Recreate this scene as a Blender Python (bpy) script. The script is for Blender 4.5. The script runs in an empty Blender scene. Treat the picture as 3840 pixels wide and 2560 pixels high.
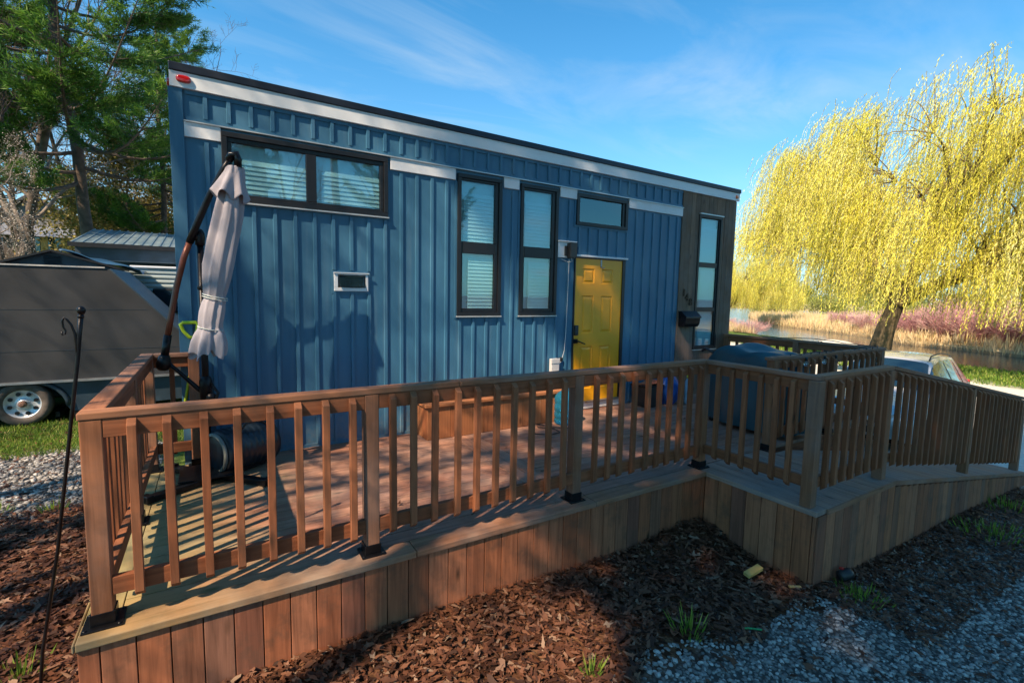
import bpy, math, random
import numpy as np
from mathutils import Vector, Matrix, noise
random.seed(7); rng=np.random.default_rng(7)
sc=bpy.context.scene; COL=sc.collection
rad=math.radians
# ---------------- camera ----------------
CAM=(0.58206,-2.76976,1.61580); YAW=rad(31.7763); PIT=rad(-5.5737); ROLL=rad(1.1464); LENS=17.0295
fw=Vector((math.sin(YAW)*math.cos(PIT),math.cos(YAW)*math.cos(PIT),math.sin(PIT)))
rt=Vector((math.cos(YAW),-math.sin(YAW),0)); up=rt.cross(fw)
c_,s_=math.cos(ROLL),math.sin(ROLL)
R_=c_*rt+s_*up; U_=-s_*rt+c_*up
cd=bpy.data.cameras.new('camera'); cd.lens=LENS; cd.sensor_width=36; cd.clip_start=.05; cd.clip_end=2000
cam=bpy.data.objects.new('camera',cd); COL.objects.link(cam)
M=Matrix(((R_.x,U_.x,-fw.x),(R_.y,U_.y,-fw.y),(R_.z,U_.z,-fw.z))).to_4x4(); M.translation=CAM
cam.matrix_world=M; sc.camera=cam
# ---------------- node helper ----------------
def nd(nt,t,ins=None,**kw):
    n=nt.nodes.new(t)
    for k,v in kw.items(): setattr(n,k,v)
    if ins:
        for k,v in ins.items():
            if isinstance(v,bpy.types.NodeSocket): nt.links.new(v,n.inputs[k])
            else: n.inputs[k].default_value=v
    return n
def ramp(nt,fac,stops,interp='LINEAR'):
    n=nt.nodes.new('ShaderNodeValToRGB'); n.color_ramp.interpolation=interp
    e=n.color_ramp.elements
    while len(e)>1: e.remove(e[-1])
    e[0].position=stops[0][0]; e[0].color=(*stops[0][1],1)
    for p,c in stops[1:]:
        q=e.new(p); q.color=(*c,1)
    nt.links.new(fac,n.inputs[0]); return n.outputs[0]
def mix(nt,f,a,b,mode='MIX'):
    n=nt.nodes.new('ShaderNodeMix'); n.data_type='RGBA'; n.blend_type=mode
    for k,v in ((0,f),(6,a),(7,b)):
        if isinstance(v,bpy.types.NodeSocket): nt.links.new(v,n.inputs[k])
        else: n.inputs[k].default_value=(v if k==0 else (*v,1) if len(v)==3 else v)
    return n.outputs[2]
def mth(nt,op,a,b=0.,c=0.,clamp=False):
    n=nt.nodes.new('ShaderNodeMath'); n.operation=op; n.use_clamp=clamp
    for k,v in enumerate((a,b,c)):
        if isinstance(v,bpy.types.NodeSocket): nt.links.new(v,n.inputs[k])
        else: n.inputs[k].default_value=v
    return n.outputs[0]
def vm(nt,op,a,b=(0,0,0)):
    n=nt.nodes.new('ShaderNodeVectorMath'); n.operation=op
    for k,v in enumerate((a,b)):
        if isinstance(v,bpy.types.NodeSocket): nt.links.new(v,n.inputs[k])
        else: n.inputs[k].default_value=v
    return n.outputs[0]
# ---------------- world, sun ----------------
SUN_DIR=Vector((-.88,-.427,1.01)).normalized()
EL=math.asin(SUN_DIR.z); AZ=math.atan2(SUN_DIR.x,SUN_DIR.y)
w=bpy.data.worlds.new("World"); sc.world=w; w.use_nodes=True; nt=w.node_tree; nt.nodes.clear()
sky=nd(nt,'ShaderNodeTexSky',sky_type='NISHITA',sun_disc=False,sun_elevation=EL,sun_rotation=AZ,altitude=100,air_density=1.0,dust_density=.55,ozone_density=1.6)
tc=nd(nt,'ShaderNodeTexCoord'); dirv=tc.outputs['Generated']
tint=mix(nt,1.0,sky.outputs[0],(.47,1.09,1.29),'MULTIPLY')
hs=nd(nt,'ShaderNodeHueSaturation',{'Color':tint,'Saturation':1.06,'Value':1.0})
# thin high cloud: wisps stretched along one bearing, from the view direction on the sky
sx=nd(nt,'ShaderNodeSeparateXYZ',{0:dirv})
den=mth(nt,'ADD',mth(nt,'MAXIMUM',sx.outputs[2],0.),.16)
cu=mth(nt,'DIVIDE',sx.outputs[0],den); cv=mth(nt,'DIVIDE',sx.outputs[1],den)
cvec=nd(nt,'ShaderNodeCombineXYZ',{0:cu,1:cv,2:.0}).outputs[0]
mp=nd(nt,'ShaderNodeMapping',{'Vector':cvec,'Rotation':(0,0,rad(-52)),'Scale':(.9,2.6,1)}).outputs[0]
n1=nd(nt,'ShaderNodeTexNoise',{'Vector':mp,'Scale':1.1,'Detail':10.,'Roughness':.58,'Distortion':1.1})
n2=nd(nt,'ShaderNodeTexNoise',{'Vector':cvec,'Scale':.7,'Detail':3.})
cl=mth(nt,'MULTIPLY',ramp(nt,n1.outputs[0],[(.42,(0,0,0)),(.74,(1,1,1))]),ramp(nt,n2.outputs[0],[(.40,(0,0,0)),(.60,(1,1,1))]))
# low pale band of moist air near the horizon
hz=mth(nt,'POWER',mth(nt,'SUBTRACT',1.,mth(nt,'MAXIMUM',sx.outputs[2],0.),clamp=True),4.8)
hz=mth(nt,'MULTIPLY',hz,mth(nt,'MULTIPLY_ADD',mth(nt,'MAXIMUM',mth(nt,'ADD',mth(nt,'MULTIPLY',sx.outputs[0],.6),mth(nt,'MULTIPLY',sx.outputs[1],.8)),0.),.75,.25))
cl=mth(nt,'ADD',mth(nt,'MULTIPLY',cl,.42),mth(nt,'MULTIPLY',hz,.85),clamp=True)
CLOUD=(4.1,4.75,5.1)
skyc=mix(nt,cl,hs.outputs[0],CLOUD)
SKYS=.088
bg=nd(nt,'ShaderNodeBackground',{'Color':skyc,'Strength':SKYS}); wo=nd(nt,'ShaderNodeOutputWorld'); nt.links.new(bg.outputs[0],wo.inputs[0])
sl=bpy.data.lights.new('sun','SUN'); sl.energy=5.0; sl.angle=rad(.55); sl.color=(1,.76,.52)
so=bpy.data.objects.new('sun',sl); COL.objects.link(so); so.rotation_euler=SUN_DIR.to_track_quat('Z','Y').to_euler(); so.location=(-20,-12,25)
sc.view_settings.view_transform='Standard'; sc.view_settings.look='None'; sc.view_settings.exposure=1.1; sc.view_settings.gamma=1.0
sc.view_settings.use_curve_mapping=False
sc.render.film_transparent=False
try:
    sc.cycles.max_bounces=8; sc.cycles.transparent_max_bounces=24; sc.cycles.use_denoising=True
    sc.cycles.sample_clamp_indirect=6
except Exception: pass
# ---------------- mesh builder ----------------
class MB:
    def __init__(s): s.v=[];s.f=[];s.uv=[];s.r=[]
    def add(s,vs,fs,uvs=None,r=None):
        o=len(s.v); s.v+= [tuple(p) for p in vs]
        if r is None: r=random.random()
        for i,f in enumerate(fs):
            s.f.append([o+k for k in f]); s.r.append(r)
            s.uv+= (uvs[i] if uvs else [(vs[k][0],vs[k][2]) for k in f])
        return s
    def frame(s,o,ex,ey,ez,L,W,T,r=None,cut0=0,cut1=0):
        """board: origin o = corner; length L along ex, width W along ey, thickness T along ez. cut: end bevel"""
        o=Vector(o);ex=Vector(ex);ey=Vector(ey);ez=Vector(ez)
        P=lambda a,b,c:o+ex*a+ey*b+ez*c
        vs=[P(0,0,0),P(L,0,0),P(L,W,0),P(0,W,0),P(cut0,0,T),P(L-cut1,0,T),P(L-cut1,W,T),P(cut0,W,T)]
        q=[(0,0),(L,0),(L,W),(0,W),(cut0,0),(L-cut1,0),(L-cut1,W),(cut0,W)]
        fs=[(0,3,2,1),(4,5,6,7),(0,1,5,4),(2,3,7,6),(1,2,6,5),(3,0,4,7)]
        uvs=[]
        for k,f in enumerate(fs):
            if k<2: uvs.append([q[i] for i in f])
            elif k<4: uvs.append([(q[i][0],W+.02+(T if i>3 else 0)) for i in f])
            else: uvs.append([((T if i>3 else 0)*.3,q[i][1]) for i in f])
        if ex.cross(ey).dot(ez)<0: fs=[f[::-1] for f in fs]; uvs=[u[::-1] for u in uvs]
        return s.add(vs,fs,uvs,r)
    def box(s,x0,x1,y0,y1,z0,z1,long='x',r=None):
        X,Y,Z=Vector((1,0,0)),Vector((0,1,0)),Vector((0,0,1))
        if long=='x': return s.frame((x0,y0,z0),X,Y,Z,x1-x0,y1-y0,z1-z0,r)
        if long=='y': return s.frame((x0,y0,z0),Y,X,Z,y1-y0,x1-x0,z1-z0,r)
        return s.frame((x0,y0,z0),Z,X,Y,z1-z0,x1-x0,y1-y0,r)
    def tube(s,pts,rs,n=8,cap=True,r=None):
        pts=[Vector(p) for p in pts]
        if not hasattr(rs,'__len__'): rs=[rs]*len(pts)
        vs=[];prev=None;L=0;us=[]
        for i,p in enumerate(pts):
            t=(pts[min(i+1,len(pts)-1)]-pts[max(i-1,0)]).normalized()
            if prev is None: a=t.orthogonal().normalized()
            else: a=(prev-t*prev.dot(t)); a=a.normalized() if a.length>1e-6 else t.orthogonal().normalized()
            prev=a;b=t.cross(a)
            if i: L+=(p-pts[i-1]).length
            us.append(L)
            for k in range(n):
                th=2*math.pi*k/n; vs.append(p+(a*math.cos(th)+b*math.sin(th))*rs[i])
        fs=[];uv=[]
        for i in range(len(pts)-1):
            for k in range(n):
                k2=(k+1)%n
                fs.append((i*n+k,i*n+k2,(i+1)*n+k2,(i+1)*n+k)); c=rs[i]*6.28
                uv.append([(us[i],c*k/n),(us[i],c*(k+1)/n),(us[i+1],c*(k+1)/n),(us[i+1],c*k/n)])
        if cap:
            fs.append(tuple(range(n))[::-1]);uv.append([(0,0)]*n)
            fs.append(tuple((len(pts)-1)*n+k for k in range(n)));uv.append([(0,0)]*n)
        return s.add(vs,fs,uv,r)
    def lathe(s,o,prof,n=20,axis=(0,0,1),r=None,caps=True):
        az=Vector(axis).normalized();a=az.orthogonal().normalized();b=az.cross(a);o=Vector(o);vs=[];fs=[]
        for rr,h in prof:
            for k in range(n):
                th=2*math.pi*k/n; vs.append(o+az*h+(a*math.cos(th)+b*math.sin(th))*rr)
        m=len(prof)
        for i in range(m-1):
            for k in range(n): fs.append((i*n+k,i*n+(k+1)%n,(i+1)*n+(k+1)%n,(i+1)*n+k))
        if caps: fs.append(tuple(range(n))[::-1]); fs.append(tuple((m-1)*n+k for k in range(n)))
        return s.add(vs,fs,None,r)
    def prism(s,poly,axis,a0,a1,r=None):
        """polygon in the plane normal to axis ('x','y','z'), extruded a0..a1"""
        def P(u,v,a): return {'y':(u,a,v),'x':(a,u,v),'z':(u,v,a)}[axis]
        n=len(poly); vs=[P(u,v,a0) for u,v in poly]+[P(u,v,a1) for u,v in poly]
        fs=[tuple(range(n)),tuple(range(2*n-1,n-1,-1))]+[((i+1)%n,i,n+i,n+(i+1)%n) for i in range(n)]
        uv=[[poly[i] for i in range(n)],[poly[i-n] for i in range(2*n-1,n-1,-1)]]
        for i in range(n):
            d=math.dist(poly[i],poly[(i+1)%n]); uv.append([(d,0),(0,0),(0,a1-a0),(d,a1-a0)])
        return s.add(vs,fs,uv,r)
    def grid(s,fn,nu,nv,r=None,closeu=False):
        vs=[fn(i/(nu if closeu else nu-1),j/(nv-1)) for j in range(nv) for i in range(nu)]
        fs=[];uv=[]
        for j in range(nv-1):
            for i in range(nu if closeu else nu-1):
                i2=(i+1)%nu
                fs.append((j*nu+i,j*nu+i2,(j+1)*nu+i2,(j+1)*nu+i)); uv.append([(i/nu,j/nv),((i+1)/nu,j/nv),((i+1)/nu,(j+1)/nv),(i/nu,(j+1)/nv)])
        return s.add(vs,fs,uv,r)
    def mesh(s,name):
        me=bpy.data.meshes.new(name); me.from_pydata([tuple(v) for v in s.v],[],s.f)
        u=me.uv_layers.new(name='UVMap'); u.data.foreach_set('uv',np.array(s.uv,dtype=np.float32).ravel())
        a=me.attributes.new('rnd','FLOAT','FACE'); a.data.foreach_set('value',np.array(s.r,dtype=np.float32))
        me.update(); return me
    def build(s,name,mat,parent=None,bevel=0,smooth=False,loc=None,recalc=False):
        me=s.mesh(name)
        if recalc:
            import bmesh
            b=bmesh.new(); b.from_mesh(me); bmesh.ops.recalc_face_normals(b,faces=b.faces); b.to_mesh(me); b.free()
        me.materials.append(mat)
        if smooth: me.shade_smooth()
        o=bpy.data.objects.new(name,me); COL.objects.link(o)
        if parent: o.parent=parent
        if loc: o.location=loc
        if bevel:
            m=o.modifiers.new('bevel','BEVEL'); m.width=bevel; m.segments=2; m.limit_method='ANGLE'; m.angle_limit=rad(40)
        return o
def np_mesh(name,V,F,mat,rnd=None,parent=None,smooth=False):
    """V (n,3), F (m,k) -> object"""
    me=bpy.data.meshes.new(name); V=np.ascontiguousarray(V,dtype=np.float32); F=np.ascontiguousarray(F,dtype=np.int32)
    m,k=F.shape
    me.vertices.add(len(V)); me.vertices.foreach_set('co',V.ravel())
    me.loops.add(m*k); me.loops.foreach_set('vertex_index',F.ravel())
    me.polygons.add(m); me.polygons.foreach_set('loop_start',np.arange(0,m*k,k,dtype=np.int32))
    try: me.polygons.foreach_set('loop_total',np.full(m,k,dtype=np.int32))
    except Exception: pass
    if rnd is not None:
        a=me.attributes.new('rnd','FLOAT','FACE'); a.data.foreach_set('value',np.asarray(rnd,dtype=np.float32))
    me.update(calc_edges=True); me.validate()
    me.materials.append(mat)
    if smooth: me.shade_smooth()
    o=bpy.data.objects.new(name,me); COL.objects.link(o)
    if parent: o.parent=parent
    return o
def tag(o,label=None,cat=None,group=None,kind=None):
    if label: o['label']=label
    if cat: o['category']=cat
    if group: o['group']=group
    if kind: o['kind']=kind
    return o
def empty(name,loc=(0,0,0),label=None,cat=None,group=None):
    o=bpy.data.objects.new(name,None); COL.objects.link(o); o.location=loc; o.empty_display_size=.2
    return tag(o,label,cat,group)
def copy_tree(o,parent=None):
    c=o.copy(); COL.objects.link(c); c.parent=parent
    for ch in list(o.children): copy_tree(ch,c)
    return c
# ---------------- materials ----------------
def mat(name):
    m=bpy.data.materials.new(name); m.use_nodes=True; nt=m.node_tree; nt.nodes.clear()
    out=nd(nt,'ShaderNodeOutputMaterial'); b=nd(nt,'ShaderNodeBsdfPrincipled'); nt.links.new(b.outputs[0],out.inputs[0])
    return m,nt,b,out
def setc(nt,sock,v):
    if isinstance(v,bpy.types.NodeSocket): nt.links.new(v,sock)
    else: sock.default_value=(*v,1) if hasattr(v,'__len__') else v
def bump(nt,b,h,strength=.3,dist=.01):
    n=nd(nt,'ShaderNodeBump',{'Height':h,'Strength':strength,'Distance':dist}); nt.links.new(n.outputs[0],b.inputs['Normal'])
def rnd_attr(nt): return nd(nt,'ShaderNodeAttribute',attribute_name='rnd').outputs['Fac']
def plain(name,col,rough=.5,metal=0.,var=.15,scale=8.,bmp=0.,bscale=60.,spec=.5,coat=0.):
    m,nt,b,out=mat(name); co=nd(nt,'ShaderNodeTexCoord').outputs['Object']
    n=nd(nt,'ShaderNodeTexNoise',{'Vector':co,'Scale':scale,'Detail':5.})
    col=tuple(c*.78 for c in col); lo=tuple(c*(1-var) for c in col); hi=tuple(min(1,c*(1+var)) for c in col)
    setc(nt,b.inputs['Base Color'],ramp(nt,n.outputs[0],[(.3,lo),(.7,hi)]))
    setc(nt,b.inputs['Roughness'],mth(nt,'MULTIPLY_ADD',n.outputs[0],.2,rough-.1)); b.inputs['Metallic'].default_value=metal
    b.inputs['Specular IOR Level'].default_value=spec
    if coat: b.inputs['Coat Weight'].default_value=coat
    if bmp: bump(nt,b,nd(nt,'ShaderNodeTexNoise',{'Vector':co,'Scale':bscale,'Detail':4.}).outputs[0],bmp,.004)
    return m
def wood(name,tones,grain=(.55,1.1),rough=.75,moss=0.,grey=0.,knots=True,dirt=0.):
    m,nt,b,out=mat(name); uvn=nd(nt,'ShaderNodeUVMap',uv_map='UVMap').outputs[0]
    oi=nd(nt,'ShaderNodeObjectInfo').outputs['Random']
    r=mth(nt,'FRACT',mth(nt,'ADD',rnd_attr(nt),mth(nt,'MULTIPLY',oi,7.31)))
    s=nd(nt,'ShaderNodeSeparateXYZ',{0:uvn}); u,v=s.outputs[0],s.outputs[1]
    off=mth(nt,'MULTIPLY',r,53.)
    g1=nd(nt,'ShaderNodeTexNoise',{'Vector':nd(nt,'ShaderNodeCombineXYZ',{0:mth(nt,'MULTIPLY',u,1.3),1:mth(nt,'MULTIPLY_ADD',v,22.,off),2:off}).outputs[0],'Scale':1.,'Detail':4.,'Distortion':1.2})
    g2=nd(nt,'ShaderNodeTexNoise',{'Vector':nd(nt,'ShaderNodeCombineXYZ',{0:mth(nt,'MULTIPLY',u,5.),1:mth(nt,'MULTIPLY_ADD',v,140.,off),2:off}).outputs[0],'Scale':1.,'Detail':3.})
    tones=[(a*.82,b_c*.62,c*.545) for a,b_c,c in tones]
    col=ramp(nt,r,[(i/(len(tones)-1)*.98,t) for i,t in enumerate(tones)])
    f=mth(nt,'ADD',mth(nt,'MULTIPLY',g1.outputs[0],.75),mth(nt,'MULTIPLY',g2.outputs[0],.25))
    lo,hi=grain
    mul=ramp(nt,f,[(.3,(lo,lo*.96,lo*.92)),(.68,(hi,hi,hi))])
    col=mix(nt,1.,col,mul,'MULTIPLY')
    if knots:
        kv=nd(nt,'ShaderNodeTexVoronoi',{'Vector':nd(nt,'ShaderNodeCombineXYZ',{0:mth(nt,'MULTIPLY',u,2.1),1:mth(nt,'MULTIPLY_ADD',v,5.5,off),2:off}).outputs[0],'Scale':1.,'Randomness':1.})
        kf=ramp(nt,kv.outputs[0],[(.045,(1,1,1)),(.10,(.4,.4,.4)),(.15,(0,0,0))])
        col=mix(nt,kf,col,(.055,.025,.012))
    co=nd(nt,'ShaderNodeNewGeometry').outputs['Position']
    pn=nd(nt,'ShaderNodeTexNoise',{'Vector':co,'Scale':1.4,'Detail':6.,'Roughness':.6})
    sp=nd(nt,'ShaderNodeSeparateXYZ',{0:co})
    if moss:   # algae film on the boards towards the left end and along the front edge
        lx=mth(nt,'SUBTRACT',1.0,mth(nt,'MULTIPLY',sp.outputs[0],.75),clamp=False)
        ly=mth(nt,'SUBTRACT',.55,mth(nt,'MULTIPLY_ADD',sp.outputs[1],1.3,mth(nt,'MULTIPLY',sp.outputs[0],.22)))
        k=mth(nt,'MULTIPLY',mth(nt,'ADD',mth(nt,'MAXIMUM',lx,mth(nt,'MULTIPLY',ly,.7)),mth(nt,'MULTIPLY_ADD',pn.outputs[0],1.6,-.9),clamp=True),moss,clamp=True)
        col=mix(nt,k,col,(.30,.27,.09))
    if grey:
        k=mth(nt,'MULTIPLY',ramp(nt,pn.outputs[0],[(.42,(0,0,0)),(.62,(1,1,1))]),grey)
        col=mix(nt,k,col,(.19,.19,.19))
    if dirt:
        d=nd(nt,'ShaderNodeTexNoise',{'Vector':co,'Scale':5.,'Detail':8.,'Roughness':.7})
        col=mix(nt,mth(nt,'MULTIPLY',ramp(nt,d.outputs[0],[(.5,(0,0,0)),(.7,(1,1,1))]),dirt),col,(.07,.05,.035))
    setc(nt,b.inputs['Base Color'],col); b.inputs['Roughness'].default_value=rough; b.inputs['Specular IOR Level'].default_value=.35
    bump(nt,b,f,.35,.004); return m
W_RAIL=wood('wood_rail',[(.30,.135,.065),(.35,.165,.085),(.27,.125,.062),(.38,.195,.105),(.32,.145,.07)],dirt=.4)
W_CAP=wood('wood_cap',[(.33,.18,.11),(.38,.23,.14),(.34,.19,.12)],grey=.35,dirt=.4)
W_POST=wood('wood_post',[(.36,.19,.10),(.30,.17,.10),(.40,.22,.12)],grey=.3,dirt=.35)
W_SKIRT=wood('wood_skirt',[(.46,.22,.115),(.32,.13,.065),(.48,.25,.15),(.37,.17,.09),(.24,.125,.095),(.43,.19,.095),(.28,.18,.14),(.28,.125,.06)],grain=(.5,1.15),dirt=.6)
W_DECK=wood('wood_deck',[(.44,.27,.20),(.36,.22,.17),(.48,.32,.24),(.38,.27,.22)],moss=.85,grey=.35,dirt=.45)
W_DECKR=wood('wood_deck_ramp',[(.44,.36,.31),(.38,.33,.30),(.46,.35,.28)],grey=.6,dirt=.3)
W_BENCH=wood('wood_bench',[(.45,.22,.10),(.50,.27,.13),(.40,.18,.08)],dirt=.15)
W_CLAD=wood('wood_cladding',[(.26,.21,.16),(.20,.17,.14),(.30,.24,.18),(.23,.20,.17)],grain=(.6,1.1),dirt=.4,grey=.3)
M_BLACKMETAL=plain('black_metal',(.018,.018,.022),.35,.6,.3,14,.15)
M_BLACKPLAST=plain('black_plastic',(.02,.022,.026),.45,0,.3,10,.1)
def siding_mat():
    m,nt,b,out=mat('blue_siding'); co=nd(nt,'ShaderNodeTexCoord').outputs['Object']
    mp=nd(nt,'ShaderNodeMapping',{'Vector':co,'Scale':(2.,2.,.5)}).outputs[0]
    n=nd(nt,'ShaderNodeTexNoise',{'Vector':mp,'Scale':1.5,'Detail':8.,'Roughness':.65})
    col=ramp(nt,n.outputs[0],[(.3,(.029,.112,.205)),(.55,(.039,.140,.248)),(.75,(.054,.166,.285))])
    d=nd(nt,'ShaderNodeTexNoise',{'Vector':nd(nt,'ShaderNodeMapping',{'Vector':co,'Scale':(14.,14.,.8)}).outputs[0],'Scale':1.,'Detail':4.})
    col=mix(nt,mth(nt,'MULTIPLY',ramp(nt,d.outputs[0],[(.55,(0,0,0)),(.75,(1,1,1))]),.18),col,(.20,.27,.32))
    zz=nd(nt,'ShaderNodeSeparateXYZ',{0:nd(nt,'ShaderNodeNewGeometry').outputs['Position']}).outputs[2]
    sp=mth(nt,'MULTIPLY',nd(nt,'ShaderNodeMapRange',{0:zz,1:.0,2:.45,3:1.,4:0.},clamp=True).outputs[0],ramp(nt,nd(nt,'ShaderNodeTexNoise',{'Vector':co,'Scale':16.,'Detail':8.,'Roughness':.75}).outputs[0],[(.42,(0,0,0)),(.66,(1,1,1))]))
    col=mix(nt,mth(nt,'MULTIPLY',sp,.5),col,(.20,.19,.16))
    setc(nt,b.inputs['Base Color'],col); b.inputs['Roughness'].default_value=.5
    o=nd(nt,'ShaderNodeTexNoise',{'Vector':mp,'Scale':2.2,'Detail':1.}); bump(nt,b,o.outputs[0],.35,.012)
    return m
M_SIDE=siding_mat()
M_FASCIA=plain('white_fascia',(.84,.90,.98),.45,0,.04,3,.05,20)
M_BELT=plain('white_belt_board',(.82,.87,.95),.6,0,.06,6,.3,50)
M_ROOF=plain('navy_roof_edge',(.022,.03,.05),.4,.3,.2,5)
M_FRAME=plain('black_window_frame',(.010,.010,.014),.45,0,.2,10)
M_WHITE=plain('white_plastic',(.78,.79,.80),.45,0,.05,6)
M_TRIMMETAL=plain('pale_drip_edge',(.62,.64,.66),.35,.4,.08,6)
M_DOOR=plain('yellow_door_paint',(.98,.43,.012),.4,0,.06,2.5,.06,25)
M_RED=plain('red_lens',(.55,.012,.015),.15,0,.2,30,coat=1)
M_AMBER=plain('amber_lens',(.85,.16,.03),.2,0,.2,30,coat=1)
def glass_mat(name,tint=(.93,.97,.98),refl=.09,alpha=.9):
    m=bpy.data.materials.new(name); m.use_nodes=True; nt=m.node_tree; nt.nodes.clear()
    out=nd(nt,'ShaderNodeOutputMaterial'); tr=nd(nt,'ShaderNodeBsdfTransparent',{'Color':(*tint,1)}); gl=nd(nt,'ShaderNodeBsdfGlossy',{'Color':(.9,1,1,1),'Roughness':.015})
    fr=nd(nt,'ShaderNodeFresnel',{'IOR':1.5}); bf=mth(nt,'SUBTRACT',1.,nd(nt,'ShaderNodeNewGeometry').outputs['Backfacing']); f=mth(nt,'MULTIPLY',mth(nt,'ADD',mth(nt,'MULTIPLY',fr.outputs[0],1.2),refl,clamp=True),bf)
    nt.links.new(mix(nt,bf,(1.,1.,1.),tint),tr.inputs[0])
    mx=nd(nt,'ShaderNodeMixShader',{0:f,1:tr.outputs[0],2:gl.outputs[0]}); nt.links.new(mx.outputs[0],out.inputs[0]); return m
M_GLASS=glass_mat('window_glass',(.50,.74,.82),.10)
M_DARKGLASS=plain('dark_glass',(.012,.03,.045),.05,0,.2,3,coat=1)
M_BLIND=plain('white_blind_slat',(1.0,1.0,.97),.6,0,.03,5)
M_INT=plain('dark_interior',(.02,.025,.03),.9)
M_PLATE=plain('dark_steel_plate',(.02,.024,.03),.3,.7,.3,20,.1)
M_BARK=plain('grey_brown_bark',(.105,.078,.062),.9,0,.5,7,.8,22)
M_TWIG=plain('pale_twig_bark',(.25,.205,.175),.85,0,.35,5)
M_TWIGD=plain('dark_twig_bark',(.12,.092,.080),.85,0,.35,5)
def leafmat(name,stops,trans=.35,rough=.55,objvar=.0,K=.78):
    stops=[(p,tuple(c*K for c in q)) for p,q in stops]
    m=bpy.data.materials.new(name); m.use_nodes=True; nt=m.node_tree; nt.nodes.clear()
    out=nd(nt,'ShaderNodeOutputMaterial'); r=rnd_attr(nt)
    if objvar:
        oi=nd(nt,'ShaderNodeObjectInfo').outputs['Random']; r=mth(nt,'ADD',mth(nt,'MULTIPLY',r,1-objvar),mth(nt,'MULTIPLY',oi,objvar))
    col=ramp(nt,r,stops)
    b=nd(nt,'ShaderNodeBsdfPrincipled',{'Base Color':col,'Roughness':rough}); b.inputs['Specular IOR Level'].default_value=.3
    t=nd(nt,'ShaderNodeBsdfTranslucent',{'Color':col}); mx=nd(nt,'ShaderNodeMixShader',{0:trans,1:b.outputs[0],2:t.outputs[0]})
    nt.links.new(mx.outputs[0],out.inputs[0]); return m
M_WILLOW=leafmat('yellow_willow_leaf',[(0,(.52,.48,.05)),(.35,(.80,.75,.09)),(.7,(.93,.88,.16)),(1,(.97,.95,.42))],.45,K=.95)
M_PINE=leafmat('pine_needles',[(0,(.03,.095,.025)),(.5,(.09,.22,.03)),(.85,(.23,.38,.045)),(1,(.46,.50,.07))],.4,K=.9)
M_LITTER=leafmat('dead_leaves',[(0,(.045,.02,.012)),(.3,(.12,.048,.026)),(.6,(.20,.08,.042)),(.87,(.28,.13,.075)),(1,(.38,.27,.19))],.12,.6,K=.66)
M_REED=leafmat('dry_reeds',[(0,(.38,.26,.14)),(.4,(.60,.46,.26)),(.75,(.72,.60,.38)),(.9,(.55,.52,.20)),(1,(.72,.66,.50))],.3,K=1.05)
M_DOG=leafmat('red_stems',[(0,(.30,.15,.16)),(.4,(.46,.24,.26)),(.7,(.54,.36,.33)),(1,(.62,.50,.40))],.2,.6,.35,K=1.15)
M_GRASS=leafmat('grass_blades',[(0,(.06,.12,.02)),(.5,(.13,.24,.03)),(.85,(.25,.34,.05)),(1,(.44,.42,.14))],.4,K=1.)
M_FARLEAF=leafmat('spring_leaves',[(0,(.10,.10,.05)),(.35,(.17,.19,.05)),(.7,(.26,.30,.07)),(1,(.36,.36,.10))],.35,.7,K=1.2)
M_OLIVE=leafmat('olive_spring_leaves',[(0,(.12,.10,.03)),(.5,(.26,.22,.06)),(1,(.40,.35,.11))],.35)
M_BLOSSOM=leafmat('white_blossom',[(0,(.45,.40,.36)),(1,(.80,.75,.70))],.3)
M_STONE=leafmat('gravel_stones',[(0,(.16,.155,.15)),(.4,(.30,.29,.28)),(.8,(.46,.45,.43)),(1,(.62,.60,.57))],0.,.75)
# ---------------- terrain ----------------
HX=[-60,2,3.6,5,8,11,15,24,30]; HZ=[-.45,-.46,-.53,-.665,-.775,-.95,-1.06,-1.15,-1.27]
def x_near(y): return np.interp(y,[-40,3,5.5,12,16.8,20,21,24,27,34,45,80],[30.5,30.2,30.6,35.4,38.2,39.2,40,42,45,57,60,60])
def x_opp(y): return np.interp(y,[-60,5,8.6,12.6,16.6,23,33,47,49,140],[41,40.3,42.3,43.6,48.7,53,60,79,150,152])
def sstep(t): t=np.clip(t,0,1); return t*t*(3-2*t)
def hgt(x,y):
    x=np.asarray(x,float);y=np.asarray(y,float)
    z=np.interp(x,HX,HZ)
    z=z+.015*np.sin(x*2.1+y*1.3)*np.cos(y*1.7-x*.6)*np.clip((np.hypot(x-4,y-1))/6,.4,1)
    # heap of leaves blown against the skirt in the inner corner
    z=z+.15*np.exp(-((x-4.25)/.55)**2-((y+.0)/.33)**2)*(y<.6)
    d=x-x_near(y); dn=sstep((d+.9)/1.5)
    z=z*(1-dn)+(-2.3)*dn
    o=sstep((x-x_opp(y)+.6)/1.4)
    z=np.where(x>(x_near(y)+x_opp(y))/2,-2.3+o*(1.05+.25*np.clip((x-x_opp(y))/8,0,1)),z)
    return z
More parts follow.
